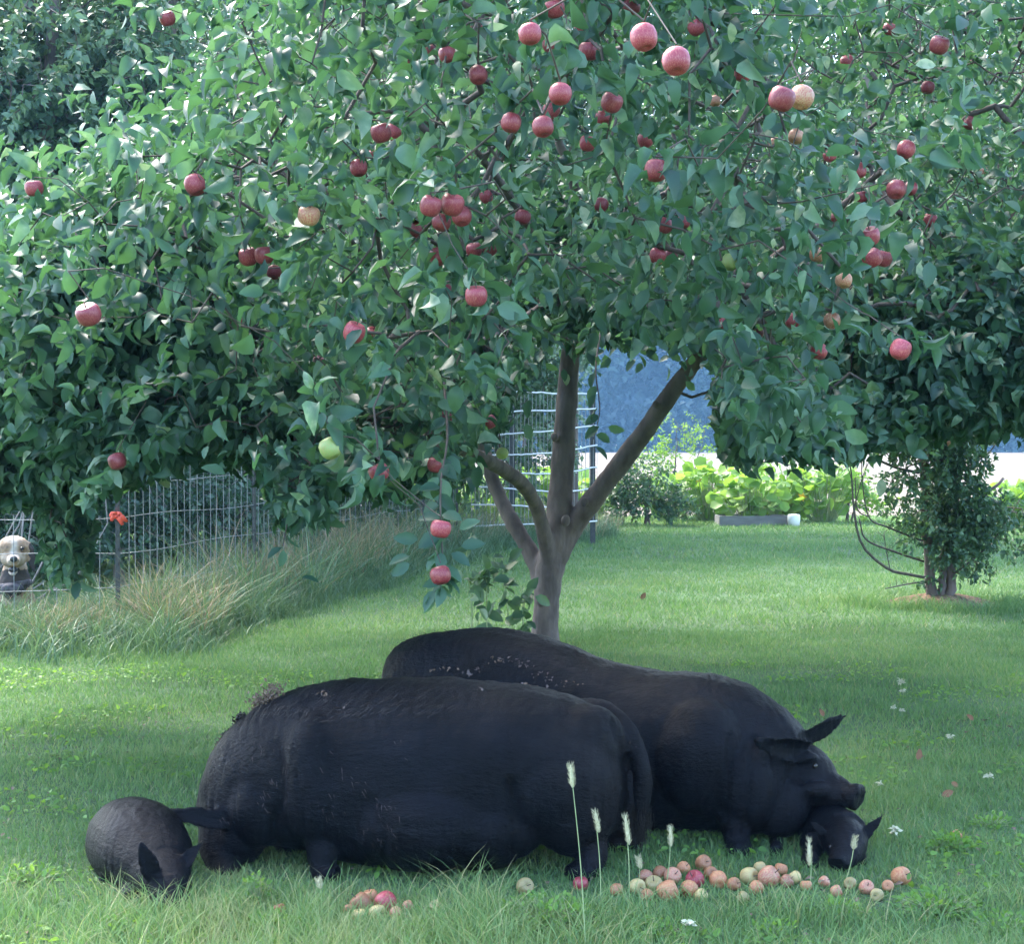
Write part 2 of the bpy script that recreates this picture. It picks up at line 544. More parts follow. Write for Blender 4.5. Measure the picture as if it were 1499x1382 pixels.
def grow(base_pts, base_r, targets, tip=0.003, power=0.46, wob=0.10, rcap=0.018):
    """connect every target to the growing tree; returns frusta arrays and target parent directions"""
    nodes = [np.asarray(p, float) for p in base_pts]
    nb = len(nodes)
    par = [-1] * nb
    order = np.argsort(np.min(np.linalg.norm(targets[:, None] - np.array(nodes)[None], axis=2), axis=1))
    cap = nb + 7 * len(targets) + 5
    A = np.zeros((cap, 3)); A[:nb] = nodes
    par = np.full(cap, -1); n = nb
    out = np.zeros((len(targets), 3)); tnode = np.zeros(len(targets), int)
    for ti in order:
        t = targets[ti]
        d = np.linalg.norm(A[:n] - t, axis=1)
        j = int(np.argmin(d)); L = d[j]
        q = j
        km = int(min(5, L / 0.2))
        w1, w2 = RNG.normal(size=3) * wob * L, RNG.normal(size=3) * wob * L * .6
        a0 = A[j].copy()
        for kk in range(1, km + 1):
            u = kk / (km + 1)
            A[n] = a0 * (1 - u) + t * u + w1 * math.sin(math.pi * u) + w2 * math.sin(2 * math.pi * u) + np.array([0, 0, .16 * L * math.sin(math.pi * u)])
            par[n] = q; q = n; n += 1
        A[n] = t; par[n] = q
        out[ti] = t - A[q]; tnode[ti] = n; n += 1
    cnt = np.zeros(n)
    cnt[tnode] += 1
    for i in range(n - 1, nb - 1, -1): cnt[par[i]] += cnt[i]
    r = np.minimum(tip * np.maximum(cnt, 1) ** power, rcap)
    idx = np.arange(nb, n)
    pr = par[idx]
    ra = np.minimum(r[pr], r[idx] * 1.25)
    br = np.asarray(base_r)
    onb = pr < nb
    ra[onb] = np.minimum(r[idx][onb] * 1.2, br[pr[onb]] * 0.9)
    dv = A[idx] - A[pr]; ln = np.linalg.norm(dv, axis=1, keepdims=True); dv = dv / (ln + 1e-9)
    e1 = np.minimum(.45 * r[idx], .3 * ln[:, 0])[:, None]
    return A[pr] - dv * e1, A[idx] + dv * e1, ra, r[idx], unit(out)


def crown_geo(tg, outd, per, length, size, tmpl, droop=0.35, centre=None, tone=0.45, tvar=0.2, cull=None, seed=0.0, upn=0.9):
    n = len(tg)
    cl = 0.5 + nz(tg, 1.3, seed) * 0.9
    k = np.repeat(np.arange(n), per)
    t = np.tile(np.linspace(-0.15, 1.0, per), n)[:, None] + RNG.uniform(-0.1, 0.1, (n * per, 1))
    od = outd + rnd(n, 0.35)
    if centre is not None: od = od + unit(tg - centre) * 0.5
    od[:, 2] -= droop * 0.4
    od = unit(od)
    base = tg[k] + od[k] * t * length
    sc = RNG.normal(size=(n * per, 3))
    side = unit(sc - od[k] * np.sum(sc * od[k], axis=1, keepdims=True))
    D = unit(od[k] * 0.5 + side * 0.9 + np.array([0, 0, -droop]))
    P = base + side * 0.012
    N = unit(np.array([0, -0.3, upn * .8]) + rnd(len(P), 0.75))
    S = size * RNG.uniform(0.5, 1.25, len(P))
    v = np.clip(tone + (cl[k] - 0.5) * 0.35 + RNG.normal(size=len(P)) * tvar, 0.0, 0.9)
    v = np.where(RNG.random(len(P)) < 0.02, RNG.uniform(.88, 1.0, len(P)), v)
    if cull is not None:
        keep = cull(P + D * S[:, None] * 0.5)
        P, D, N, S, v = P[keep], D[keep], N[keep], S[keep], v[keep]
    if tmpl is LEAF:
        parts = np.array_split(RNG.permutation(len(P)), len(VARIANTS))
        G, vs = Geo(), []
        for T_, ix in zip(VARIANTS, parts):
            a_, b_, c_ = leaves(T_, P[ix], D[ix], N[ix], S[ix], v[ix])
            G.add(a_, b_); vs.append(c_)
        a_, b_ = G.get()
        return a_, b_, np.concatenate(vs)
    return leaves(tmpl, P, D, N, S, v)


# ------------------------------------------------------------------ the apple
def apple_mesh(name, mat):
    prof = [(0.0, 0.36), (0.10, 0.385), (0.22, 0.455), (0.36, 0.445), (0.465, 0.30), (0.50, 0.08), (0.475, -0.15), (0.39, -0.33), (0.27, -0.43), (0.16, -0.445), (0.07, -0.40), (0.0, -0.39)]
    seg = 18
    V = []
    for i, (r, z) in enumerate(prof):
        if r == 0:
            V.append([0, 0, z]); continue
        for j in range(seg):
            a = 2 * math.pi * j / seg
            rr = r * (1 + 0.025 * math.cos(5 * a) * (0.5 - z))
            V.append([rr * math.cos(a), rr * math.sin(a), z])
    F3, F4 = [], []
    m = len(prof) - 2
    for j in range(seg):
        k = (j + 1) % seg
        F3.append((0, 1 + j, 1 + k))
        last = 1 + m * seg
        F3.append((last, 1 + (m - 1) * seg + k, 1 + (m - 1) * seg + j))
        for i in range(m - 1):
            F4.append((1 + i * seg + j, 1 + (i + 1) * seg + j, 1 + (i + 1) * seg + k, 1 + i * seg + k))
    me = bpy.data.meshes.new(name)
    me.from_pydata(V, [], F3 + F4)
    for p in me.polygons: p.use_smooth = True
    me.materials.append(mat)
    return me


def stem_mesh():
    V, F = tube(spline([[0, 0, 0.33], [0.02, 0, 0.5], [0.06, 0.02, 0.68]], 5), [0.03, 0.025, 0.022, 0.022, 0.03], 6)
    me = bpy.data.meshes.new('stem')
    me.from_pydata(V.tolist(), [], [tuple(q) for f in F for q in f.tolist()])
    me.materials.append(M['bare_twig'])
    return me


APPLE = {k: apple_mesh('apple_' + k, M['apple_' + k]) for k in ('red', 'blush', 'green', 'yellow', 'orange')}
STEM = stem_mesh()


def apple_obj(kind, pos, dia, rot, parent=None, label=None):
    o = bpy.data.objects.new('apple', APPLE[kind])
    C.objects.link(o)
    o.scale = (dia, dia, dia * random.uniform(0.88, 1.0))
    o.rotation_euler = rot
    if parent is not None:
        o.parent = parent
        o.location = [float(a - b) for a, b in zip(pos, parent.location)]
    else:
        o.location = [float(a) for a in pos]
    s = bpy.data.objects.new('stem', STEM)
    C.objects.link(s); s.parent = o
    if label: o['label'] = label
    return o


# ------------------------------------------------------------------ big apple tree
TY = 12.0
APPLES = [(812, 12, 30), (776, 50, 34), (943, 55, 40), (990, 90, 42), (850, 42, 20), (925, 10, 26), (862, 75, 30), (805, 66, 22), (820, 138, 34),
          (806, 162, 26), (748, 180, 30), (795, 186, 32), (895, 150, 32), (884, 172, 24), (700, 110, 28), (697, 40, 22), (655, 80, 26), (632, 74, 20),
          (245, 27, 24), (558, 195, 30), (574, 194, 26), (548, 226, 18), (525, 246, 26), (50, 276, 27), (286, 271, 31), (452, 316, 33), (630, 302, 32),
          (662, 300, 35), (676, 317, 30), (646, 326, 28), (612, 336, 26), (765, 318, 24), (880, 300, 22), (712, 288, 20), (642, 376, 27), (694, 366, 24),
          (717, 365, 22), (364, 376, 29), (387, 374, 29), (401, 399, 22), (155, 383, 17), (697, 434, 33), (130, 461, 37), (346, 472, 22), (518, 487, 32),
          (546, 490, 24), (467, 530, 19), (655, 425, 17), (960, 250, 34), (945, 205, 24), (973, 330, 25), (962, 375, 25), (982, 374, 20), (1001, 325, 20),
          (1144, 145, 39), (1173, 143, 37), (1135, 210, 19), (1165, 200, 23), (1087, 108, 26), (1047, 148, 17), (1215, 228, 20), (1257, 250, 23),
          (1261, 288, 19), (1326, 219, 27), (1312, 278, 29), (1333, 276, 20), (1375, 66, 29), (1302, 42, 20), (1358, 128, 20), (1274, 346, 29),
          (1277, 378, 30), (1293, 379, 26), (1362, 322, 21), (1235, 411, 25), (1197, 373, 25), (1218, 470, 25), (1199, 515, 25), (1318, 512, 31),
          (1055, 475, 21), (1110, 488, 17), (1069, 384, 25), (1225, 318, 18), (484, 657, 33), (172, 676, 27), (645, 775, 31), (645, 843, 31),
          (717, 618, 21), (735, 664, 18), (653, 610, 22), (637, 681, 24), (555, 692, 30), (575, 595, 15), (366, 632, 18), (1483, 494, 15),
          (1020, 40, 26), (1090, 300, 18), (860, 210, 24), (596, 90, 20), (1240, 90, 20), (1420, 180, 20), (1160, 470, 22), (420, 640, 22)]
GREEN = {(484, 657), (735, 664), (1069, 384)}
BLUSH = {(1235, 411), (1197, 373), (1218, 470), (1483, 494), (452, 316), (1173, 143), (1135, 210), (1165, 200), (1047, 148)}
apos = []
for (x, y, d) in APPLES:
    dia = 0.074 + 0.006 * math.sin(x * 3.1 + y)
    Y = FPX * dia / d
    if x > 1190: Y = min(Y, 10.5)
    apos.append((at(x, y, Y), dia * (1 if Y < 10.49 else 10.5 * d / FPX / dia), x, y))

BOT = [(-400, 760), (-60, 745), (40, 735), (62, 800), (80, 830), (130, 830), (150, 690), (240, 665), (375, 645), (390, 710), (420, 755), (480, 745), (500, 705), (600, 705),
       (690, 690), (712, 645), (740, 590), (768, 530), (790, 510), (850, 515), (870, 486), (1000, 480), (1040, 545), (1060, 630), (1090, 668), (1130, 640),
       (1200, 652), (1240, 660), (1270, 640), (1350, 620), (1499, 610), (1900, 620)]
LEFT = [(-600, 640), (0, 430), (60, 385), (150, 300), (250, 190), (330, 100), (420, 10), (480, -150), (520, -600)]
bx, by = zip(*BOT); ly, lx = zip(*LEFT)


def in_outline(P, jit=8):
    px, py, Y = proj(P)
    j = RNG.normal(size=len(P)) * jit + np.abs(nz(P, 2.2, 77)) * 90
    g_ = np.interp(px, [0, 60, 150, 400, 720, 760, 1060, 1100], [.3, .3, 1, 1, 1, .3, .3, 1])
    deep = (px > 1190) & (Y < 7.6)
    return (py + j * g_ < np.interp(px, bx, by) + 12) & (px + j * 1.5 > np.interp(py, ly, lx)) & ~deep


BLOBS = [(60, 640, 8.5, .8, 1.0, .45), (102, 775, 8.0, .14, .3, .22), (20, 520, 8.2, .7, 1.0, .5), (300, 590, 7.6, .8, 1.0, .3), (435, 705, 6.6, .16, .3, .16),
         (560, 640, 7.6, .45, .6, .26), (670, 590, 9.0, .3, .6, .3), (1085, 590, 7.2, .2, .5, .25), (1160, 600, 8.0, .45, .5, .25), (1250, 600, 7.4, .3, .4, .2),
         (1350, 500, 8.5, .7, 1.0, .4), (1480, 480, 8.5, .7, 1.0, .45), (200, 420, 7.4, .6, .8, .5), (960, 430, 10.5, .9, .9, .22), (900, 380, 11.5, 1.2, 1.0, .5), (640, 520, 9.5, .6, .8, .5), (1420, 540, 9.0, .5, .8, .22)]
cand = np.stack([RNG.uniform(-4.6, 5.9, 130000), RNG.uniform(5.25, 15.5, 130000), RNG.uniform(1.0, 6.0, 130000)], 1)
zz = (cand[:, 2] - 3.0) / np.where(cand[:, 2] > 3.0, 2.7, 2.2)
e = ((cand[:, 0] - .6) / 4.9) ** 2 + ((cand[:, 1] - 10) / 5.2) ** 2 + zz ** 2
ok = (e < 1) & (RNG.random(len(cand)) < 0.25 + 0.75 * np.clip(e, 0, 1) ** 1.5)
extra = []
for (x, y, Y, rx, ry, rz) in BLOBS:
    c = at(x, y, Y); n = int(2600 * rx * ry * rz) + 14
    extra.append(c + unit(rnd(n)) * (RNG.random((n, 1)) ** 0.4) * np.array([rx, ry, rz]))
cand = cand[ok]
cand = cand[nz(cand, 0.9, 3.0) > -0.22]
cand = cand[in_outline(cand, 10)]
# the tree is seen from its front: keep the near half of the crown denser than the far half
keep = RNG.random(len(cand)) < np.where(cand[:, 1] < 9.5, 1.0, 0.5)
cand = cand[keep]
cand = cand[RNG.permutation(len(cand))[:4300]]
extra = np.concatenate(extra); extra = extra[in_outline(extra, 6)]
tg = np.concatenate([cand, extra])
print('apple crown clusters', len(tg))

LIMBS = {  # px, py, depth, radius in photo pixels at the trunk's scale
    'trunk': [(797, 962, 12.0, 30), (797, 940, 12.0, 25), (799, 900, 12.0, 21), (802, 860, 12.0, 22), (806, 825, 12.0, 24), (816, 770, 12.0, 21), (822, 700, 12.0, 19.5),
              (828, 610, 12.0, 17.5), (833, 540, 12.0, 16), (840, 460, 11.8, 13), (852, 370, 11.4, 10), (840, 270, 11.0, 8), (800, 160, 10.6, 6)],
    'right': [(812, 828, 12.0, 16), (840, 770, 12.0, 18), (868, 732, 11.9, 17.5), (930, 650, 11.7, 16), (1000, 552, 11.4, 14), (1045, 495, 11.1, 12), (1110, 400, 10.5, 9), (1200, 330, 9.8, 7), (1290, 250, 9.2, 5)],
    'left_curved': [(806, 860, 12.0, 14), (800, 800, 11.9, 13), (786, 745, 11.7, 12), (768, 712, 11.4, 12), (738, 688, 11.0, 12.5), (690, 664, 10.5, 11), (625, 638, 9.9, 9.5), (540, 615, 9.3, 8), (430, 590, 8.8, 6.5), (300, 540, 8.3, 5), (160, 470, 7.9, 3.5)],
    'left_straight': [(796, 862, 12.0, 15), (778, 812, 12.1, 14), (745, 755, 12.2, 12.5), (722, 705, 12.3, 11.5), (705, 640, 12.3, 10), (690, 540, 12.0, 8), (640, 430, 11.4, 6), (560, 330, 10.6, 4.5)],
    'front': [(838, 470, 11.8, 9), (815, 400, 10.6, 8), (770, 325, 9.4, 7), (742, 280, 8.4, 7), (712, 240, 7.6, 6.5), (690, 215, 7.2, 4.5), (640, 190, 6.7, 3.5)],
    'front_fork': [(708, 236, 7.55, 5), (722, 215, 7.3, 4), (750, 195, 7.0, 3)],
    'front_right': [(840, 455, 11.7, 9), (900, 380, 10.4, 8), (960, 300, 9.2, 6.5), (1040, 220, 8.2, 5), (1120, 170, 7.2, 4)],
    'high_left': [(690, 540, 12.0, 6), (560, 400, 10.2, 6), (460, 300, 9.0, 5), (380, 230, 8.0, 4)],
    'pale_bough': [(838, 500, 11.9, 6), (815, 440, 11.0, 6), (780, 455, 10.0, 5), (742, 482, 9.2, 4), (700, 500, 8.4, 3.5)],
    'dark_left': [(430, 590, 8.8, 5), (400, 578, 8.5, 6), (378, 555, 8.2, 5), (383, 500, 7.9, 4), (392, 440, 7.6, 3)],
}
tree_o = ground(797, 958)
tree_o[2] = 0
apple_tree = empty('apple_tree', tree_o, 'spreading apple tree full of red apples, forked trunk standing behind the big black pigs', 'tree')
gg = Geo(); bp, br = [], []
for k, L in LIMBS.items():
    P = np.array([list(at(x, y, Y)) + [r * Y / FPX] for x, y, Y, r in L])
    if k == 'trunk': P[0, 2] = -0.02
    S = spline(P, 6 * len(P))
    S[:, 3] *= .9 * (1 + 0.025 * np.sin(np.arange(len(S)) * 1.1))
    S[:, :3] += rnd(len(S), 0.0015)
    V, F = tube(S[:, :3], S[:, 3], 14)
    gg.add(V, F)
    start = 3 if k != 'trunk' else 50
    bp += list(S[start:, :3]); br += list(S[start:, 3])
for x, y, Y, r in [(828, 762, 11.85, .035), (855, 735, 11.8, .03), (812, 640, 11.9, .03), (960, 592, 11.45, .025), (790, 880, 11.9, .03)]:  # knots
    gg.add(*ellipsoid(at(x, y, Y), (r, r * 1.0, r * 1.3)))
V, N, F = remesh(gg, 0.011, 3)
V += N * (nz(V * np.array([1, 1, .35]), 30.0)[:, None] * 0.004 + nz(V, 6.0, 9)[:, None] * 0.005)
mesh_np('trunk', V, F, M['bark'], apple_tree)

HANG = spline([at(650, 560, 6.4), at(655, 640, 6.1), at(646, 700, 5.9), at(645, 760, 5.8), at(648, 830, 5.75), at(640, 860, 5.75)], 16)
HANG2 = spline([at(880, 480, 8.0), at(872, 540, 7.6), at(878, 600, 7.5), at(866, 650, 7.5)], 12)
HANG3 = spline([at(432, 640, 6.8), at(428, 720, 6.6), at(414, 800, 6.5)], 10)
tips = np.array([p + np.array([0, 0, d * 0.62]) for p, d, _, _ in apos])
allt = np.concatenate([tg, tips])
A, B, ra, rb, outd = grow(bp, br, allt, tip=.0020, power=.42)
gb = Geo().add(*frusta(A, B, ra, rb, 5))
for H in (HANG, HANG2, HANG3): gb.add(*tube(H, np.linspace(0.006, 0.0018, len(H)), 6))
Vb, Fb = gb.get()
mesh_np('twigs', Vb, Fb, M['twig'], apple_tree)

AP = np.array([p for p, d, _, _ in apos]); AD = np.array([d for _, d, _, _ in apos])
apx, apy, apY = proj(AP)


def clear_apples(P):
    """leave each fruit in view: no leaf inside it, few right in front of it"""
    px, py, Y = proj(P)
    ok = np.ones(len(P), bool)
    for i in range(len(AP)):
        R = FPX * AD[i] / apY[i] * 0.5
        r = np.hypot(px - apx[i], py - apy[i])
        ok &= ~((r < R * 1.25) & (Y < apY[i] + .05) & (RNG.random(len(P)) < 0.93))
        ok &= np.linalg.norm(P - AP[i], axis=1) > AD[i] * 0.6
    return ok


def cull_main(P):
    px, py, Y = proj(P)
    k = (py < np.interp(px, bx, by) + 25 + 40 * nz(P, 6.0, 5)) & ~((px < 58) & (py > 742) & (py < 930))
    q = 60 * nz(P, 5.0, 25)
    win = (px > 782) & (px < 1040 + q * .4) & (py > 497 + q) & (py < 700)
    bare = np.zeros(len(P), bool)
    for pl, wd, yy in (([(530, 614), (620, 636), (690, 664), (738, 690), (768, 716), (790, 760)], 17, 9.2), ([(692, 218), (715, 245), (742, 282), (768, 325)], 15, 7.2), ([(712, 240), (748, 200)], 10, 7.2), ([(742, 482), (780, 455), (815, 440)], 10, 9.0), ([(735, 740), (705, 650)], 13, 12)):
        for (x0, y0), (x1, y1) in zip(pl[:-1], pl[1:]):
            u = np.clip(((px - x0) * (x1 - x0) + (py - y0) * (y1 - y0)) / ((x1 - x0) ** 2 + (y1 - y0) ** 2), 0, 1)
            bare |= (np.hypot(px - x0 - u * (x1 - x0), py - y0 - u * (y1 - y0)) < wd) & (Y < yy + 2.2)
    bare &= RNG.random(len(P)) < .88
    return clear_apples(P) & k & ~win & ~bare & (Y > 4.9)


tgl = np.concatenate([tg, np.repeat(tips + np.array([0, 0.03, 0.03]), 2, axis=0)]); odl = np.concatenate([outd[:len(tg)], np.repeat(outd[len(tg):], 2, axis=0) + rnd(2 * len(tips), .5)])
Vl, Fl, vl = crown_geo(tgl, odl, 13, 0.30, 0.090, LEAF, centre=np.array([0.5, 10, 2.6]), cull=cull_main, seed=4.0, tone=0.46, tvar=.30)
# leaves on the hanging twigs
hp, hd = [], []
for x, ln in ((893, 34), (915, 22), (938, 40), (958, 24), (985, 44), (1006, 60), (800, 40), (862, 30)):
    for k in range(9):
        hp.append(at(x + random.uniform(-12, 12), 480 + 1.3 * ln * k / 8, 9.0)); hd.append([random.uniform(-1, 1), random.uniform(-.6, .6), random.uniform(-1, -.1)])
for H in (HANG, HANG2, HANG3):
    for i in range(2, len(H)):
        for _ in range(3 if H is HANG else 1):
            hp.append(H[i] + rnd(1, .006)[0]); hd.append([random.uniform(-1, 1), random.uniform(-.6, .6), random.uniform(-.9, .1)])
for x, y, Y, dx, dz in [(632, 868, 5.75, -.2, -.9), (600, 815, 5.78, -1, -.2), (612, 790, 5.8, -1, .1), (675, 800, 5.8, 1, .2), (672, 775, 5.8, .9, .5), (660, 810, 5.75, .8, -.4),
                        (825, 540, 11.2, .1, -1), (440, 845, 6.5, 1, -.1), (415, 805, 6.5, -.1, -1), (890, 625, 7.5, 1, -.3), (600, 825, 5.7, -.8, -.5), (770, 620, 8, .3, -1), (775, 585, 8, -.2, -1)]:
    hp.append(at(x, y, Y)); hd.append([dx, -.2, dz])
hp = np.array(hp); hd = np.array(hd)
kk = clear_apples(hp + unit(hd) * 0.05); hp, hd = hp[kk], hd[kk]
V2, F2, v2 = leaves(LEAF, hp, hd, rnd(len(hp), .5) + np.array([0, -.6, .6]), RNG.uniform(.075, .1, len(hp)), RNG.uniform(.1, .85, len(hp)))
gl = Geo().add(Vl, Fl).add(V2, F2)
# a few pale undersides turned to the light
pp = np.array([at(x, y, Y) for x, y, Y in [(150, 640, 7.4), (165, 655, 7.4), (185, 640, 7.4), (140, 660, 7.4), (155, 690, 7.4), (862, 330, 7.0), (868, 350, 7.0), (828, 545, 11.3), (232, 690, 7.6), (1340, 95, 7.0), (1290, 700, 8.0)]])
pd = np.array([[.9, 0, -.3], [.6, -.1, .5], [.8, 0, -.5], [-.8, 0, .2], [.5, 0, -.8], [-.3, 0, .9], [.2, 0, -1], [.1, 0, -1], [.5, 0, -.8], [1, 0, .1], [0, 0, -1]])
V3, F3, v3 = leaves(LEAF, pp, pd, np.tile([0.1, -1, .3], (len(pp), 1)), 0.1, np.full(len(pp), 1.0))
V, F = gl.add(V3, F3).get()
mesh_np('crown', V, F, M['apple_leaf'], apple_tree, attrs={'v': np.concatenate([vl, v2, v3])})
print('apple leaves', len(V) // 11)
for p, d, x, y in apos:
    kind = 'green' if (x, y) in GREEN else 'blush' if (x, y) in BLUSH else 'red'
    lab = {'green': 'apple still green and yellow', 'blush': 'pale pink and yellow apple', 'red': None}[kind]
    apple_obj(kind, p, d, (random.uniform(-.5, .5), random.uniform(-.5, .5), random.uniform(0, 6)), apple_tree, lab)


# ------------------------------------------------------------------ other trees and bushes
def blob_points(blobs, n_per_m3, clump=0.9, thr=-0.25, seed=0.0):
    out = []
    for c, r, *kd in blobs:
        n = max(6, int(n_per_m3 * 4.19 * r[0] * r[1] * r[2] * (kd[0] if kd else 1)))
        q = unit(rnd(n)) * (RNG.random((n, 1)) ** 0.45)
        out.append(np.asarray(c) + q * np.asarray(r))
    P = np.concatenate(out)
    P = P[P[:, 2] > 0.05]
    return P[nz(P, clump, seed) > thr]


def tree(name, label, cat, origin, trunks, blobs, dens, per, length, size, leaf, tone=0.45, bark='bark', group=None, tip=0.004, thr=-0.25,
         seed=0.0, droop=0.3, tmpl=None, cull=None, tvar=0.2, clump=0.9, tk=1.0):
    root = empty(name, origin, label, cat, group)
    bp, br, g2 = [], [], Geo()
    for T in trunks:
        S = spline(np.array(T, float), 5 * len(T)); S[:, 3] *= tk
        S[:, :3] += rnd(len(S), 0.008)
        g2.add(*tube(S[:, :3], S[:, 3], 9))
        bp += list(S[4:, :3]); br += list(S[4:, 3])
    P = blob_points(blobs, dens, seed=seed, thr=thr, clump=clump)
    if cull is not None: P = P[cull(P)]
    A, B, ra, rb, od = grow(bp, br, P, tip)
    g2.add(*frusta(A, B, ra, rb, 4))
    V, F = g2.get()
    mesh_np('trunk', V, F, M[bark], root)
    V, F, v = crown_geo(P, od, per, length, size, tmpl or LEAF_S, seed=seed, tone=tone, droop=droop, tvar=tvar)
    mesh_np('crown', V, F, M[leaf], root, attrs={'v': v})
    return root


def straight(x, y, h, r, lean=0.0):
    return [(x, y, -0.02, r * 1.2), (x + lean * .2, y, h * .25, r), (x + lean * .5, y + .05, h * .5, r * .8), (x + lean * .8, y, h * .75, r * .55), (x + lean, y, h, r * .2)]


G1 = 'leafy trees behind the wire fence'
LT = [  # px of centre, depth, height, radius, label
    (40, 19.0, 9.0, 2.2, 'tall leafy tree behind the dog at the far left, filling the corner'),
    (215, 20.5, 9.5, 2.6, 'dark leafy tree behind the square mesh of the wire fence'),
    (390, 22.5, 9.0, 2.2, 'leafy tree behind the fence, right of the one behind the square mesh'),
    (560, 27.0, 11.0, 3.3, 'leafy tree farther back, seen between the apple tree trunk and the fence mesh'),
    (330, 26.0, 12.0, 3.0, 'tall leafy tree at the back, filling the gap above the left part of the crown'),
    (-160, 20.0, 9.0, 2.4, 'leafy tree behind the fence at the left frame edge'),
]
for i, (px, Y, h, r, lab) in enumerate(LT):
    x = (px - CX) / FPX * Y
    bl = [((x, Y, h * .62), (r, r * .8, h * .30)), ((x - r * .5, Y - .3, h * .36), (r * .75, r * .6, h * .22)), ((x + r * .5, Y - .2, h * .40), (r * .75, r * .6, h * .2)),
          ((x + .2, Y - .5, h * .17), (r * .95, r * .5, h * .17))]
    tree('leafy_tree', lab, 'tree', (x, Y, 0), [straight(x, Y, h * .9, .16, .4), straight(x + .35, Y + .2, h * .7, .1, -.9)], bl, 24, 28, 0.5, 0.125,
         'wood_leaf', tone=0.62, group=G1, seed=20 + i * 7.3)

G2 = 'tall trees behind the apple tree'
for i, (px, Y, h, r, lo, lab) in enumerate([(830, 29.0, 12.0, 4.2, 4.6, 'tall tree directly behind the apple tree, its crown above the open view'),
                                            (1385, 25.0, 12.0, 4.4, 4.2, 'tall tree behind the shrubby tree on the right, dark leaves with bright gaps')]):
    x = (px - CX) / FPX * Y
    bl = [((x, Y, lo + 3.2), (r, r * .7, 3.3)), ((x - r * .6, Y, lo + 1.8), (r * .5, r * .5, 1.6)), ((x + r * .6, Y, lo + 1.9), (r * .5, r * .5, 1.6))]
    tree('tall_tree', lab, 'tree', (x, Y, 0), [straight(x, Y, h * .8, .17, .2), [(x, Y, lo * .8, .1), (x + 1.6, Y, lo + 1, .07), (x + 2.6, Y, lo + 2.4, .03)], [(x, Y, lo * .8, .1), (x - 1.6, Y, lo + 1, .07), (x - 2.6, Y, lo + 2.4, .03)]],
         bl, 11, 26, 0.6, 0.15, 'wood_leaf', tone=0.55, group=G2, seed=60 + i * 5)

# low dark bushes behind the fence
G3 = 'bushes behind the wire fence'
for i, (px, Y, rx, h, lab) in enumerate([(75, 16.3, .9, 1.9, 'dark bush right behind the fence, between dog and metal post'), (260, 17.4, .9, 2.0, 'dense dark bush behind the square fence mesh'),
                                         (410, 19.2, .8, 1.9, 'dark bush behind the far end of the square fence mesh'), (335, 18.3, .8, 2.0, 'dark bush behind the middle of the square fence mesh'),
                                         (168, 16.9, .8, 1.9, 'dark bush behind the orange ribbon and its post'), (480, 21.5, .9, 2.0, 'green bush behind the fence below the green apple'), (0, 17.2, .9, 2.1, 'dark bush behind the fence above the dog'), (-60, 16.6, .9, 1.9, 'dark bush behind the fence at the left frame edge')]):
    x = (px - CX) / FPX * Y
    tree('bush', lab, 'bush', (x, Y, 0), [straight(x, Y, h * .7, .04, .2), straight(x + .1, Y, h * .7, .03, -.4)], [((x, Y, h * .6), (rx, .6, h * .42)), ((x + .3, Y - .1, h * .35), (rx * .8, .5, h * .25))],
         70, 18, 0.3, 0.085, 'wood_leaf', tone=0.3, group=G3, tip=.0025, seed=90 + i * 3, bark='dead_twig')

# pale distant tree seen left of the trunk
x = (770 - CX) / FPX * 62
tree('pale_tree', 'pale hazy tree far beyond the white wire panel, left of the forked trunk', 'tree', (x, 62, 0), [straight(x, 62, 7, .2, .3)],
     [((x, 62, 4.6), (2.6, 2, 3.0)), ((x - 2.4, 62, 3.2), (1.8, 1.5, 2.2))], 5, 26, 0.8, 0.3, 'wood_leaf', tone=0.75, seed=133)

# the shrubby tree on the right
RY = 15.2
ro = ground(1376, 884); ro[2] = 0


def rt(L, Y=RY):
    return [tuple(at(x, y, Y + (q[0] if q else 0))) + (r * RY / FPX,) for x, y, r, *q in L]


R_TR = [rt([(1364, 892, 13), (1362, 850, 11), (1358, 780, 9.5), (1352, 690, 9), (1345, 600, 9), (1325, 470, 9), (1296, 320, 9), (1280, 200, 8), (1262, 60, 6), (1250, -80, 4)]),
        rt([(1392, 888, 12), (1392, 850, 10), (1397, 780, 9), (1402, 680, 8), (1412, 580, 7), (1440, 440, 6), (1470, 300, 5)]),
        rt([(1378, 890, 9), (1380, 850, 8), (1384, 800, 6), (1425, 740, 4), (1470, 700, 3)])]


def rp(px, py, Y, rx, ry, rz, k=1): return (at(px, py, Y), (rx, ry, rz), k)


R_BL = [rp(1380, 250, 15.3, 1.5, 1.3, 1.5), rp(1250, 330, 15.0, .9, .9, 1.0), rp(1480, 330, 15.2, 1.0, 1.0, 1.3), rp(1360, 540, 15.0, .75, .7, .5, 2), rp(1470, 540, 15.2, .6, .5, .35, 2),
        rp(1390, 650, 15.1, .32, .3, .45, 11), rp(1395, 750, 15.1, .34, .3, .42, 12), rp(1352, 760, 15.1, .22, .3, .35, 4), rp(1440, 765, 15.2, .42, .4, .28, 9), rp(1398, 825, 15.2, .32, .35, .16, 4),
        rp(1490, 770, 15.3, .4, .4, .28, 4), rp(1310, 590, 15.0, .4, .4, .22, 4), rp(1425, 620, 15.0, .20, .3, .3, 6), rp(1325, 690, 15.0, .2, .2, .4, 5), rp(1300, 640, 14.9, .3, .3, .2, 5), rp(1350, 620, 14.8, .4, .3, .25, 6)]


def cull_right(P):
    px, py, Y = proj(P)
    return ~((px > 1440) & (py > 605) & (py < 705)) & ~((px < 1292) & (py > 630)) & ~((px < 1330) & (py > 780))


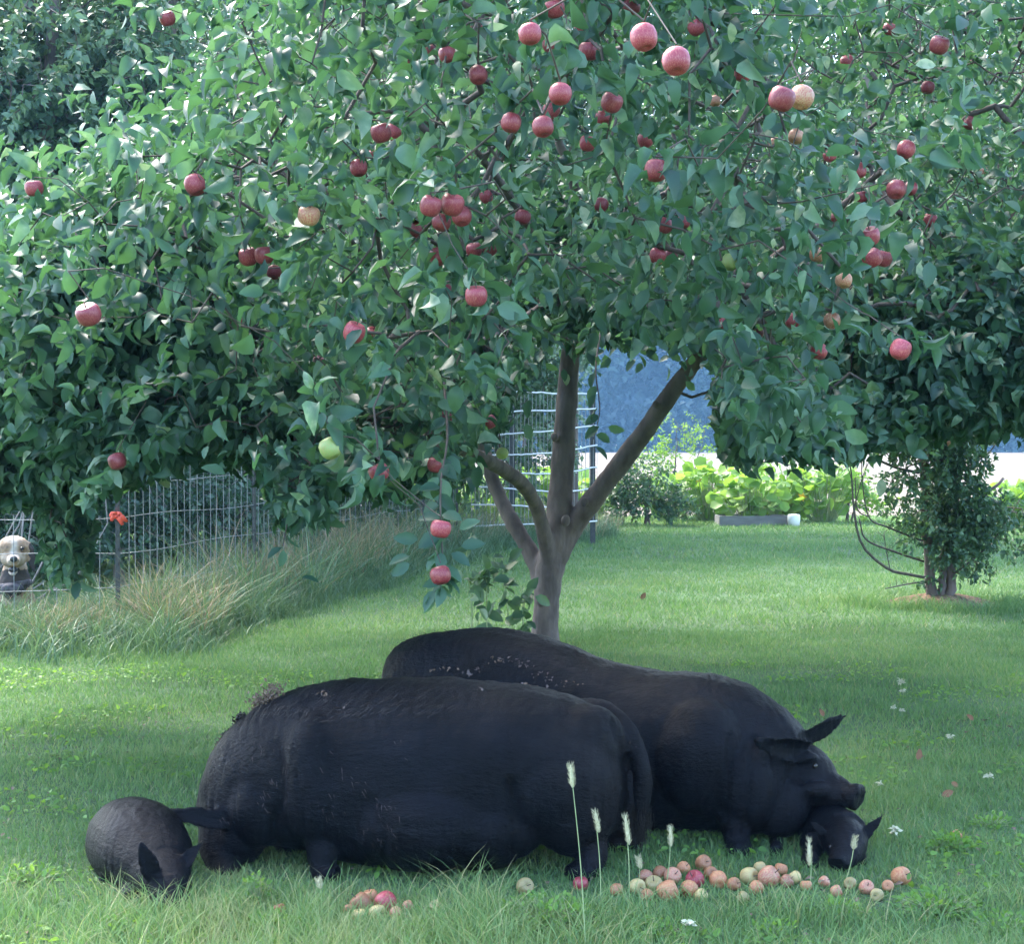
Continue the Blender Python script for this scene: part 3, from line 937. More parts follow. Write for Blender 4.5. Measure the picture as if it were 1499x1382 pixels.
small = tree('shrubby_tree', 'small twiggy tree on the right with two thin trunks and leaves down to the grass', 'tree', ro, R_TR, R_BL, 75, 15, 0.2, 0.066, 'small_leaf', tone=0.6,
             tip=.0022, thr=-.3, seed=200, tmpl=LEAF, cull=cull_right, clump=2.0, tk=.72)
for L in [[(1356, 846, 4), (1330, 841, 4, -.1), (1300, 833, 4, -.2), (1262, 798, 3.5, -.3), (1250, 745, 3, -.3), (1246, 690, 2, -.3), (1238, 655, 1.2, -.3)],
          [(1352, 822, 3), (1310, 808, 3, -.2), (1268, 790, 2.5, -.3), (1258, 760, 1.5, -.3)],
          [(1350, 792, 3), (1300, 772, 2.5, -.2), (1272, 757, 2, -.3), (1262, 700, 1.5, -.3), (1262, 650, 1, -.3)],
          [(1345, 692, 4), (1310, 684, 3.5, -.2), (1272, 664, 3, -.3), (1240, 628, 2, -.4), (1222, 596, 1.2, -.4)],
          [(1272, 757, 1.5, -.3), (1255, 745, 1.5, -.3), (1252, 700, 1.2, -.3)], [(1303, 834, 1.5, -.2), (1297, 805, 1.2, -.2), (1294, 780, 1, -.2)],
          [(1250, 745, 1.6, -.3), (1262, 700, 1.2, -.3), (1275, 670, .9, -.3)], [(1246, 700, 1.2, -.3), (1236, 668, 1, -.3)], [(1310, 684, 1.4, -.2), (1285, 640, 1, -.3)],
          [(1356, 852, 2.5), (1330, 855, 2, -.1), (1296, 862, 1.5, -.2)], [(1400, 838, 3), (1440, 806, 2.5, -.1), (1462, 780, 2, -.1), (1494, 730, 1.2, -.1)],
          [(1405, 690, 2.5), (1450, 660, 2, -.1), (1480, 612, 1.6, -.1), (1530, 600, 1.2)]]:
    S = spline(np.array(rt(L)), 18); S[:, 3] *= .7
    g2 = Geo().add(*tube(S[:, :3], S[:, 3] * .8, 6))
    for i in range(5, 18, 2):   # side spurs
        d = unit(np.array([random.uniform(-1, .6), random.uniform(-.5, .5), random.uniform(.2, 1)]))
        ln = random.uniform(.05, .16)
        g2.add(*tube(np.array([S[i, :3], S[i, :3] + d * ln * .5 + rnd(1, .01)[0], S[i, :3] + d * ln]), [.003, .002, .0012], 4))
    V, F = g2.get()
    mesh_np('bare_branch', V, F, M['bare_twig'], small)
for x, y, Y in [(1350, 582, 14.6), (1376, 536, 14.5), (1306, 616, 14.6), (1392, 650, 14.7), (1410, 470, 14.6), (1440, 250, 14.3), (1345, 560, 14.5), (1330, 420, 14.4), (1420, 90, 14.3)]:
    apple_obj('blush', at(x, y, Y), .075, (random.uniform(-.4, .4), random.uniform(-.4, .4), random.uniform(0, 6)), small)
# mulch ring
a = np.linspace(0, 2 * np.pi, 40, endpoint=False)
Vm = [[ro[0], ro[1], .10]]
for f, z in ((.35, .085), (.7, .045), (1.0, .002)):
    rr = .42 * f * (1 + .15 * np.sin(3 * a) + .08 * np.sin(7 * a))
    Vm += np.stack([ro[0] + rr * np.cos(a) * 1.2, ro[1] + rr * np.sin(a), z + .012 * np.sin(9 * a) * (f < 1)], 1).tolist()
Fm = [np.array([(0, 1 + j, 1 + (j + 1) % 40) for j in range(40)]), np.array([(1 + i * 40 + j, 41 + i * 40 + j, 41 + i * 40 + (j + 1) % 40, 1 + i * 40 + (j + 1) % 40) for i in range(2) for j in range(40)])]
tag(mesh_np('mulch_mound', np.array(Vm), Fm, M['mulch'], origin=ro), 'low ring of brown mulch round the foot of the small twiggy tree', 'mulch')

# far wood
fv, ff, fvv = [], [], []
nfw = 0
fx = -150.0
while fx < 190:
    hh = random.uniform(25, 33); rr = random.uniform(5, 9)
    Yc = 262 + random.uniform(-8, 14)
    n = 6500
    q = unit(rnd(n)) * (RNG.random((n, 1)) ** .33)
    P = np.array([fx, Yc, hh * .5]) + q * np.array([rr, rr * .8, hh * .52])
    P = P[(nz(P, .16, fx) > -.15) & (P[:, 2] > .1)]
    P = np.concatenate([P, np.array([fx, Yc - 6, 0]) + RNG.uniform(-1, 1, (900, 3)) * np.array([8, 2, 0]) + np.stack([np.zeros(900), np.zeros(900), RNG.uniform(0, 8, 900)], 1)])
    V, F, v = leaves(LEAF_S, P, rnd(len(P)), rnd(len(P)) + np.array([0, -.8, .6]), RNG.uniform(.8, 2.0, len(P)), np.clip(.45 + .9 * nz(P, .12, fx) + RNG.normal(size=len(P)) * .2, 0, 1))
    fv.append(V); ff.append(F[0] + nfw); fvv.append(v); nfw += len(V)
    A_, B_ = np.array([[fx, Yc, 0.]]), np.array([[fx, Yc, hh * .6]])
    V, F = frusta(A_, B_, [.4], [.15], 5)
    fx += rr * random.uniform(.75, 1.1)
tag(mesh_np('far_wood', np.concatenate(fv), np.concatenate(ff), M['far_leaf'], attrs={'v': np.concatenate(fvv)}), 'hazy blue wood along the far edge of the pale field', 'wood', kind='stuff')


# ------------------------------------------------------------------ garden beyond the lawn
def garden_plant(name, label, cat, px, Y, h, r, n, size, leaf, group=None, flower=False, tone=.55):
    x = (px - CX) / FPX * Y
    root = empty(name, (x, Y, 0), label, cat, group)
    base = np.array([x, Y, 0.])
    q = rnd(n, 1); q = unit(q) * RNG.random((n, 1)) ** .4
    P = base + q * np.array([r, r * .8, h * .42]) + np.array([0, 0, h * .55])
    P[:, 2] = np.maximum(P[:, 2], .05)
    root_pt = base + (P - base) * np.array([.35, .35, 0])
    V, F = frusta(root_pt, P, np.full(n, .007), np.full(n, .005), 4)
    mesh_np('stalks', V, F, M['stem'], root)
    N = unit(np.array([-.2, -.5, .8]) + rnd(n, .45))
    D = unit(q * [1, 1, .2] + rnd(n, .3))
    V, F, v = leaves(BIG, P, D, N, size * RNG.uniform(.7, 1.2, n), np.clip(tone + RNG.normal(size=n) * .2, 0, 1))
    mesh_np('leaves', V, F, M[leaf], root, attrs={'v': v})
    if flower:
        for k in range(3):
            c = P[RNG.integers(n)] + np.array([0, -.15, .1])
            vv, f = leaves(LEAF_S, np.tile(c, (5, 1)), np.array([[math.cos(t), -.4, math.sin(t)] for t in np.linspace(0, 5, 5)]), np.tile([0, -1, .2], (5, 1)), .1, np.zeros(5))[:2]
            mesh_np('flower', vv, f, M['petal_yellow'], root)
    return root


a = np.linspace(-2.6, 2.6, 11)
BV = [[0, 0, 0]] + [[math.sin(t) * .5 * (1 - .12 * (i % 2)), .5 + math.cos(t) * .5 * (1 - .12 * (i % 2)), .08 - .12 * math.cos(t) ** 2] for i, t in enumerate(a)] + [[0, .45, -.03]]
BIG = (np.array(BV, float), [np.array([(12, i, i + 1) for i in range(1, 11)] + [(12, 0, 1), (12, 11, 0)])])
G4 = 'squash plants in the vegetable garden'
for px, Y, h, r, lab in [(1040, 31.2, 1.25, .8, 'sunlit squash plant with an orange flower at the left end of the row'), (1100, 29.9, 1.0, .7, 'bright squash plant growing over the low grey bed'),
                         (1150, 31.3, 1.3, .75, 'tall squash plant behind the low grey bed'), (1205, 30.6, 1.25, .7, 'squash plant at the right end of the row beside the twiggy tree'),
                         (985, 32.0, 1.0, .8, 'yellow green squash plant between the leafy bush and the row'), (1492, 29.0, .95, .7, 'sunlit squash plant at the right frame edge'),
                         (850, 30.5, 1.0, .7, 'squash plant seen through the white wires right of the central trunk'), (775, 30.2, 1.05, .8, 'squash plant seen through the white wires left of the central trunk'),
                         (700, 29.5, 1.0, .8, 'squash plant behind the left end of the white wire panel'), (625, 28.5, 1.1, .8, 'squash plant behind the tall dry grass, leftmost of the row')]:
    garden_plant('squash_plant', lab, 'squash plant', px, Y, h, r, 150, .24, 'squash_leaf', G4, flower=px in (1040, 1205))
bx0 = (1056 - CX) / FPX * 29.3; bx1 = (1152 - CX) / FPX * 29.3
rb_ = empty('raised_bed', ((bx0 + bx1) / 2, 29.6, 0), 'low grey wooden raised bed at the edge of the lawn under the squash', 'raised bed')
for lo, hi in [((bx0, 29.27, 0), (bx1, 29.31, .2)), ((bx0, 29.9, 0), (bx1, 29.94, .2)), ((bx0 - .04, 29.27, 0), (bx0 - .002, 29.94, .197)), ((bx1 + .002, 29.27, 0), (bx1 + .04, 29.94, .197))]:
    mesh_np('board', *box(lo, hi), M['wood_grey'], rb_, smooth=False)
mesh_np('soil', *box((bx0 + .003, 29.315, 0), (bx1 - .003, 29.895, .15)), M['soil'], rb_, smooth=False)
gb_ = at(1162, 765, 29.1)
V, F = loft([gb_ + [0, 0, z] for z in (-.12, .0, .1, .12)], [np.array([1., 0, 0])] * 4, [np.array([0, 1., 0])] * 4, [.1, .12, .12, .1], [.1, .12, .12, .1], 14)
tag(mesh_np('bucket', V - [0, 0, gb_[2] - .12], F, M['white_wire'], origin=(gb_[0], gb_[1], 0)), 'small pale bucket at the right end of the grey raised bed', 'bucket')

x = (945 - CX) / FPX * 29.5
tree('garden_bush', 'dense green bush at the lawn edge, just right of the forked trunk', 'bush', (x, 29.5, 0), [straight(x, 29.5, 1., .03, .1), straight(x + .1, 29.5, 1., .02, -.3)],
     [((x, 29.5, .75), (.72, .5, .6)), ((x - .5, 29.4, .5), (.4, .4, .45)), ((x + .5, 29.6, .45), (.45, .4, .4))], 190, 12, .2, .10, 'small_leaf', tone=.6, tip=.002, seed=301)
x = (985 - CX) / FPX * 33.5
tree('feathery_plant', 'tall feathery pale green plant rising behind the dense garden bush', 'plant', (x, 33.5, 0), [straight(x, 33.5, 2., .02, .1), straight(x + .2, 33.5, 1.9, .015, .5), straight(x - .2, 33.5, 1.7, .015, -.4)],
     [((x, 33.5, 1.5), (.55, .4, .75)), ((x + .5, 33.5, 1.6), (.4, .3, .6)), ((x - .5, 33.5, 1.2), (.4, .3, .6))], 60, 22, .35, .07, 'squash_leaf', tone=.15, tip=.002, seed=310)
x = (1240 - CX) / FPX * 31
tree('garden_bush', 'thin pale bush behind the bare curved branches of the twiggy tree', 'bush', (x, 31, 0), [straight(x, 31, 1.1, .03, .1), straight(x + .1, 31, 1.2, .02, .3)],
     [((x, 31, .8), (.45, .4, .5)), ((x + .4, 31, .4), (.5, .4, .35))], 90, 12, .2, .12, 'squash_leaf', tone=.2, tip=.002, seed=320)


# ------------------------------------------------------------------ wire fences
def wires(paths, r, seg=4):
    G = Geo()
    for P in paths:
        P = np.asarray(P, float)
        G.add(*frusta(P[:-1], P[1:], np.full(len(P) - 1, r), np.full(len(P) - 1, r), seg))
    return G.get()


FL = np.array([(-7.5, 12.4), (-4.25, 12.65), (-3.30, 12.85), (-2.62, 15.6), (-2.16, 18.2), (-1.27, 22.0), (-.85, 23.8)])
seglen = np.concatenate([[0], np.cumsum(np.hypot(*np.diff(FL, axis=0).T))])


def fpt(s): return np.array([np.interp(s, seglen, FL[:, 0]), np.interp(s, seglen, FL[:, 1])])


fence = empty('wire_fence', (-3.3, 12.85, 0), 'grey wire mesh fence on thin metal posts running back beside the tall grass', 'fence')
s1 = seglen[-1]; s0 = seglen[2]
hz = [.12, .38, .67, .97, 1.27, 1.56]
paths = []
for h in hz:
    ss = np.linspace(0, s1, 70)
    paths.append([[*fpt(s), h + .012 * math.sin(s * 2.3 + h * 9)] for s in ss if (h < 1.1 or s > s0)])
V, F = wires(paths, .0032)
mesh_np('line_wires', V, F, M['dull_wire'], fence)
paths = []
s = 0
while s < s1:
    p = fpt(s); paths.append([[p[0], p[1], .1], [p[0] + random.uniform(-.01, .01), p[1], .85], [p[0], p[1], 1.56 if s > s0 else 1.0]])
    s += .34 if s < s0 else .125 * (1 + (s - s0) * .08)
V, F = wires(paths, .0032)
mesh_np('stay_wires', V, F, M['dull_wire'], fence)
for s, h in [(seglen[1] - 2.2, 1.25), (s0, 1.14), (seglen[3], 1.66), (seglen[4], 1.66), (seglen[5], 1.66), (s1, 1.7)]:
    p = fpt(s); G = Geo()
    G.add(*box((p[0] - .019, p[1] - .004, 0), (p[0] + .019, p[1] + .004, h)))
    G.add(*box((p[0] - .004, p[1] + .0045, 0), (p[0] + .004, p[1] + .034, h - .003)))
    for k in range(int(h / .12)): G.add(*box((p[0] - .009, p[1] - .0125, .1 + k * .12), (p[0] + .009, p[1] - .0045, .12 + k * .12)))
    V, F = G.get()
    mesh_np('post', V, F, M['metal_post'], fence, smooth=False)
# orange flagging ribbon
c = np.array([*fpt(s0), .985]) + [0, -.03, 0]
G = Geo()
for ang, ln in ((.3, .05), (2.8, .055), (-.35, .095), (-.9, .085), (2.2, .035), (-2.6, .05)):
    P = spline([c, c + [math.cos(ang) * ln * .5, -.02, math.sin(ang) * ln * .5 + .015], c + [math.cos(ang) * ln, -.01, math.sin(ang) * ln * .8 - .02]], 6)
    G.add(*tube(P, np.full(6, .002), 6, lat=[0, 1, 0], flat=np.array([.012, .02, .024, .022, .02, .012])))
G.add(*ellipsoid(c, (.025, .02, .025)))
V, F = G.get()
tag(mesh_np('ribbon', V, F, M['ribbon'], origin=c), 'bright orange ribbon tied to the top wire at the metal post', 'ribbon')

panel = empty('garden_fence', (.2, 24.0, 0), 'tall curved panel of white wire on dark posts, seen behind the forked trunk', 'fence')
px_ = np.linspace(690, 874, 26)


def pan(px, k):
    u = (px - 690) / 184
    Y = 23.5 + 1.6 * (u - .45) ** 2
    z0 = .30 + k * .29 + .05 * math.sin(u * 3 + k)
    return [(px - CX) / FPX * Y, Y, z0 + .22 * max(0, u - .7) + random.uniform(-.006, .006)]


V, F = wires([[pan(p, k) for p in px_] for k in range(8)], .0125)
mesh_np('line_wires', V, F, M['white_wire'], panel)
V, F = wires([[pan(p, 0), pan(p, 3), pan(p, 7)] for p in np.linspace(690, 874, 34)], .0045)
mesh_np('stay_wires', V, F, M['wire'], panel)
for p, h in ((750, 2.2), (868, 2.42)):
    q = pan(p, 0)
    mesh_np('post', *box((q[0] - .04, q[1] + .03, 0), (q[0] + .04, q[1] + .1, h)), M['metal_post'], panel, smooth=False)


# ------------------------------------------------------------------ grass
def blades(P, H, W, lean, v, seg=2, curl=1.0, bend=None):
    n = len(P)
    a = RNG.uniform(0, 2 * np.pi, n)
    side = np.stack([np.cos(a), np.sin(a), np.zeros(n)], 1)
    b = RNG.uniform(0, 2 * np.pi, n)
    fwd = np.stack([np.cos(b), np.sin(b), np.zeros(n)], 1)
    if bend is not None: fwd = unit(fwd + bend)
    rows = []
    for i in range(seg + 1):
        t = i / seg
        c = P + fwd * (lean * H * t ** 1.8 * curl)[:, None] + np.array([0, 0, 1]) * (H * (t - .25 * lean * t * t))[:, None]
        ww = W * (1 - t) ** .7 * .5
        if i < seg:
            rows += [c - side * ww[:, None], c + side * ww[:, None]]
        else:
            rows.append(c)
    k = len(rows)
    V = np.stack(rows, 1).reshape(-1, 3)
    off = (np.arange(n) * k)[:, None]
    F4 = [np.concatenate([off + 2 * i, off + 2 * i + 1, off + 2 * i + 3, off + 2 * i + 2], 1) for i in range(seg - 1)]
    F3 = np.concatenate([off + 2 * (seg - 1), off + 2 * (seg - 1) + 1, off + 2 * seg], 1)
    return V, ([np.concatenate(F4)] if F4 else []) + [F3], np.repeat(v, k)


def scatter(y0, y1, dens, margin=1.3):
    area_w = lambda y: y * 1499 / FPX + 2 * margin
    n = int(dens * (area_w(y0) + area_w(y1)) / 2 * (y1 - y0))
    Y = RNG.uniform(y0, y1, n * 2)
    keepy = RNG.random(n * 2) < area_w(Y) / area_w(y1)
    Y = Y[keepy][:n]
    X = RNG.uniform(-.5, .5, len(Y)) * area_w(Y)
    return np.stack([X, Y, np.zeros(len(Y))], 1)


FALLEN = [  # px, py, diameter px, kind, label
    (932, 1297, 26, 'yellow', 'yellow fallen apple behind the short foxtail, leftmost of the large heap'),
    (957, 1294, 27, 'yellow', 'yellow fallen apple touching the left side of the biggest orange one'),
    (977, 1303, 33, 'orange', 'biggest orange red fallen apple at the front of the large heap'),
    (1008, 1301, 28, 'orange', 'orange fallen apple right of the biggest one in the heap'),
    (1018, 1286, 28, 'red', 'dark red fallen apple at the back of the large heap'),
    (984, 1281, 26, 'blush', 'pink striped fallen apple behind the biggest orange one'),
    (1026, 1310, 20, 'yellow', 'small yellow fallen apple at the front right of the large heap'),
    (1053, 1287, 27, 'orange', 'lone orange red apple between the large heap and the yellow upright one'),
    (1029, 1262, 24, 'orange', 'orange fallen apple under the belly of the pig that faces right'),
    (1097, 1281, 27, 'yellow', 'pale yellow fallen apple standing left of the peach coloured one'),
    (1127, 1282, 32, 'blush', 'large peach coloured fallen apple under the head of the right pig'),
    (1148, 1289, 21, 'blush', 'small pink fallen apple tucked right of the peach coloured one'),
    (1163, 1284, 21, 'yellow', 'small orange and yellow apple in front of the right piglet leg'),
    (1088, 1313, 17, 'yellow', 'tiny pale fallen apple alone in the grass below the row'),
    (1108, 1299, 22, 'orange', 'reddish fallen apple below the pale yellow and peach ones'),
    (1318, 1281, 28, 'orange', 'orange fallen apple alone at the right, past the piglet'),
    (1268, 1298, 22, 'blush', 'pale pink fallen apple just in front of the right piglet snout'),
    (1284, 1309, 20, 'yellow', 'pale fallen apple in the grass in front of the lone orange apple'),
    (1224, 1304, 18, 'blush', 'half hidden pinkish apple in the grass below the right piglet'),
    (528, 1321, 31, 'orange', 'orange red fallen apple at the left of the small heap before the belly'),
    (563, 1319, 33, 'red', 'dark red fallen apple at the right of the small heap before the belly'),
    (526, 1340, 23, 'yellow', 'pale yellow apple at the front left of the small heap'),
    (552, 1336, 27, 'yellow', 'yellow fallen apple in the middle of the small heap'),
    (579, 1336, 20, 'blush', 'little pinkish apple at the front right of the small heap'),
    (638, 1326, 18, 'yellow', 'small yellow apple alone between the small heap and the grass tuft'),
    (409, 1331, 19, 'red', 'small brownish red apple alone near the left pig front foot'),
    (768, 1296, 26, 'yellow', 'yellow green apple under the hind part of the big left pig'),
    (850, 1293, 23, 'red', 'dark red fallen apple beside the big left pig hind foot'),
    (1400, 1222, 15, 'orange', 'tiny orange apple in the lawn above the leafy weed at the right'),
    (1206, 1290, 17, 'blush', 'pinkish fallen apple directly below the right piglet head'),
    (945, 1283, 22, 'blush', 'pale red apple half hidden at the back left of the large heap'),
    (966, 1278, 22, 'orange', 'orange apple at the very back of the large heap'),
    (1000, 1270, 20, 'orange', 'small orange apple at the back right of the large heap'),
    (1040, 1277, 20, 'orange', 'orange apple between the large heap and the lone orange red one'),
    (1072, 1293, 20, 'orange', 'small orange apple left of the yellow upright one'),
    (1112, 1270, 20, 'yellow', 'yellowish apple behind the peach coloured one'),
    (1143, 1272, 20, 'orange', 'orange apple behind the small pink one'),
    (1180, 1296, 18, 'orange', 'small orange apple just left of the pinkish one below the piglet'),
    (1245, 1292, 19, 'yellow', 'yellowish apple between the piglet snout and the pale pair'),
    (1300, 1296, 18, 'orange', 'small orange apple just below left of the lone one at the right'),
    (903, 1302, 20, 'orange', 'small orange apple at the far left tip of the large heap'),
    (948, 1310, 20, 'orange', 'small orange apple in front left of the large heap'),
    (542, 1312, 24, 'orange', 'orange apple at the back of the small heap before the belly'),
    (512, 1332, 18, 'orange', 'small orange apple at the left tip of the small heap'),
    (597, 1326, 16, 'blush', 'little pale apple just right of the small heap')]
fal = []
for px, py, d, kind, lab in FALLEN:
    dia = .068
    for _ in range(4):
        p = ground(px, py, dia * .45); dia = d * p[1] / FPX
    dia = min(max(dia, .042), .082); p = ground(px, py, dia * .46)
    fal.append([p, dia, kind, lab])
for it in range(30):      # nudge apart where two would intersect
    for i in range(len(fal)):
        for j in range(i):
            dv = fal[i][0][:2] - fal[j][0][:2]; L = np.linalg.norm(dv); need = (fal[i][1] + fal[j][1]) * .5
            if L < need:
                sft = dv / (L + 1e-9) * (need - L) * .51
                fal[i][0][:2] += sft; fal[j][0][:2] -= sft
for p, dia, kind, lab in fal:
    o = apple_obj(kind, (p[0], p[1], dia * .36), dia, (random.uniform(-1.4, 1.4), random.uniform(-1.2, 1.2), random.uniform(0, 6)))
    o.name = 'fallen_apple'
    tag(o, lab, 'apple', 'fallen apples under the tree')
FA = np.array([f[0][:2] for f in fal])


def grass_tone(P, base):
    n1 = nz(P, .55, 5.0); n2 = nz(P, 2.6, 15.0)
    return base + n1 * .34 + n2 * .22


def hmod(P, H):
    """shorter where the fruit lies and the pigs stand"""
    m = np.ones(len(P))
    for c in FA:
        dx = P[:, 0] - c[0]; dy = c[1] - P[:, 1]
        m = np.where((abs(dx) < .07) & (dy > -.05) & (dy < .20), np.minimum(m, .62), m)
    return H * m


gG = Geo(); gv = []
for (y0, y1, dens, h0, h1, wd, seg) in [(4.2, 5.15, 6500, .04, .11, .0042, 3), (5.15, 6.6, 7500, .018, .050, .0042, 2), (6.6, 7.8, 6000, .03, .066, .0044, 2), (7.8, 13.0, 3000, .028, .058, .0058, 2), (13.0, 21.0, 1000, .035, .07, .0095, 1), (21.0, 33.2, 420, .05, .10, .015, 1)]:
    P = scatter(y0, y1, dens)
    patch = np.clip(1 + nz(P, 1.1, 40) * .9, .45, 1.8)
    H = RNG.uniform(h0, h1, len(P)) * patch
    if y1 < 8: H = hmod(P, H)
    v = np.clip(grass_tone(P, .66 if y1 < 6 else .60 if y1 < 8 else .50) + RNG.normal(size=len(P)) * .18, 0, .88)
    v = np.where(RNG.random(len(P)) < .035, RNG.uniform(.9, 1, len(P)), v)
    V, F, vv = blades(P, H, np.full(len(P), wd) * RNG.uniform(.7, 1.3, len(P)), RNG.uniform(.2, 1.1, len(P)), v, seg)
    gG.add(V, F); gv.append(vv)
V, F = gG.get()
tag(mesh_np('lawn_grass', V, F, M['grass'], attrs={'v': np.concatenate(gv)}), 'short mown green grass covering the lawn', 'grass', kind='stuff')
print('lawn verts', len(V))

# long foreground grass
n = 11000
P = np.stack([RNG.uniform(-2.6, 2.6, n), 4.3 + 1.05 * RNG.random(n), np.zeros(n)], 1)
P = P[nz(P, 2.2, 70) > -.02]
H = hmod(P, RNG.uniform(.08, .17, len(P)))
px, py, _ = proj(P)
H = np.where((px > 620) & (px < 740), H * 1.35, H)
V, F, vv = blades(P, H, RNG.uniform(.003, .006, len(P)), RNG.uniform(.3, 1.2, len(P)), np.clip(RNG.normal(.72, .2, len(P)), 0, 1), 4)
tag(mesh_np('long_grass', V, F, M['grass'], attrs={'v': vv}), 'longer uncut grass blades in front of the pigs', 'grass', kind='stuff')
# rough grass round the twiggy tree foot and lawn edge
n = 5000
a = RNG.uniform(0, 2 * np.pi, n); r = np.sqrt(RNG.random(n)) * 1.0
P = np.stack([ro[0] + .15 + r * np.cos(a) * 1.15, ro[1] - .1 + r * np.sin(a) * .9, np.zeros(n)], 1)
P = P[(r > .36) & (nz(P, 2.0, 80) > -.2)]
V, F, vv = blades(P, RNG.uniform(.06, .19, len(P)), RNG.uniform(.006, .011, len(P)), RNG.uniform(.3, 1.1, len(P)), np.clip(RNG.normal(.5, .2, len(P)), 0, .95), 3)
tag(mesh_np('rough_grass', V, F, M['grass'], attrs={'v': vv}), 'rough unmown grass round the foot of the small twiggy tree', 'grass', kind='stuff')

# tall grass along the fence
EDGE = [(-200, 945), (0, 945), (200, 946), (300, 942), (340, 915), (440, 885), (520, 868), (640, 828), (760, 800), (900, 788)]
ex, ey = zip(*EDGE)
n = 26000
px = RNG.uniform(-260, 905, n)
Ye = np.array([ground(a_, np.interp(a_, ex, ey))[1] for a_ in px])
Ye = Ye + .35 * nz(np.stack([px * .02, Ye * .3, Ye * 0], 1), 1.0, 3) * Ye / 6
Yf = Ye + RNG.random(n) ** 1.2 * np.where(px < 250, 1.9, 4.2)
P = np.stack([(px - CX) / FPX * Yf, Yf, np.zeros(n)], 1)
lim = np.interp(px, [-260, 60, 180, 250, 500, 620, 720, 905], [.34, .36, .42, .66, .85, .80, .55, .42])
cl = nz(P, 1.8, 33)
H = lim * RNG.uniform(.4, 1.0, n) * (1 + .5 * cl)
dry = nz(P * np.array([1, .4, 1]), 1.5, 55)
v = np.where((dry > .12) & (RNG.random(n) < .55), RNG.uniform(.7, 1, n), RNG.uniform(.05, .68, n))
back = np.clip((Yf - Ye) / 4, 0, 1)
v = np.where((RNG.random(n) < back * .45) & (px > 300), RNG.uniform(.78, 1.0, n), v)
H = H * np.clip(1 + 1.1 * nz(P, 4.2, 12), .45, 1.6)
keep = (nz(P, 2.6, 12) > -.12) | (RNG.random(n) < .25)
P, H, v = P[keep], H[keep], v[keep]
n2 = 15000
px = RNG.uniform(-260, 905, n2)
Ye = np.array([ground(a_, np.interp(a_, ex, ey))[1] for a_ in px])
Yf = Ye + RNG.normal(size=n2) * .45 + .35 * nz(np.stack([px * .02, Ye * .3, Ye * 0], 1), 1.0, 3) * Ye / 6
P2 = np.stack([(px - CX) / FPX * Yf, Yf, np.zeros(n2)], 1)
P = np.concatenate([P, P2]); H = np.concatenate([H, RNG.uniform(.06, .30, n2) * np.clip(1 + 1.4 * nz(P2, 2.4, 44), .25, 2)]); v = np.concatenate([v, RNG.uniform(.1, .68, n2)])
V, F, vv = blades(P, H, RNG.uniform(.007, .014, len(P)), RNG.uniform(.15, 1.3, len(P)), v, 5)
tag(mesh_np('tall_grass', V, F, M['tall_grass'], attrs={'v': vv}), 'tall uncut grass, green with tan dry patches, along the wire fence', 'grass', kind='stuff')
n = 2600
P = scatter(4.4, 9.0, 60)[:n]
P = P[nz(P, 1.6, 91) > .02]
V, F, v = leaves(LEAF_S, P + np.array([0, 0, .022]), rnd(len(P)) * [1, 1, .2], rnd(len(P), .3) + np.array([0, 0, 1]), RNG.uniform(.012, .034, len(P)), np.zeros(len(P)))
tag(mesh_np('leaf_litter', V, F, M['straw_bits'], attrs={'v': v}), 'scattered small dry leaf bits in the lawn grass', 'leaf litter', kind='stuff')
P = scatter(4.4, 11.0, 330)
P = P[nz(P, 1.4, 131) > .12]
V, F, v = leaves(LEAF, P + np.array([0, 0, .03]), rnd(len(P)) * [1, 1, .4], rnd(len(P), .5) + np.array([0, -.2, 1]), RNG.uniform(.018, .04, len(P)), RNG.uniform(0, .5, len(P)))
tag(mesh_np('clover', V, F, M['squash_leaf'], attrs={'v': v}), 'patches of small clover leaves among the lawn grass', 'clover', kind='stuff')
# distinct dry tufts
G5 = 'dry tan grass tufts along the fence'
for px, Y, h, lab in [(112, 12.5, .42, 'dry tan grass tuft between the dog and the metal post'), (235, 13.3, .62, 'large dry tan tuft just right of the metal post'), (318, 14.0, .55, 'dry tan tuft below the square fence mesh'),
                      (400, 15.5, .7, 'dry tan tuft below the hanging apple leaves, right of the mesh'), (505, 17.5, .95, 'tall straw coloured tuft below the green apple'), (560, 19.0, 1.0, 'tall straw coloured tuft left of the hanging apples')]:
    x = (px - CX) / FPX * Y; n = 190
    P = np.array([x, Y, 0]) + rnd(n, 1) * np.array([.13, .12, 0])
    V, F, vv = blades(P, h * RNG.uniform(.5, 1.05, n), RNG.uniform(.006, .011, n), RNG.uniform(.05, .55, n), RNG.uniform(.72, 1, n), 4)
    o = mesh_np('grass_tuft', V, F, M['tall_grass'], origin=(x, Y, 0), attrs={'v': vv})
    tag(o, lab, 'grass tuft', G5)

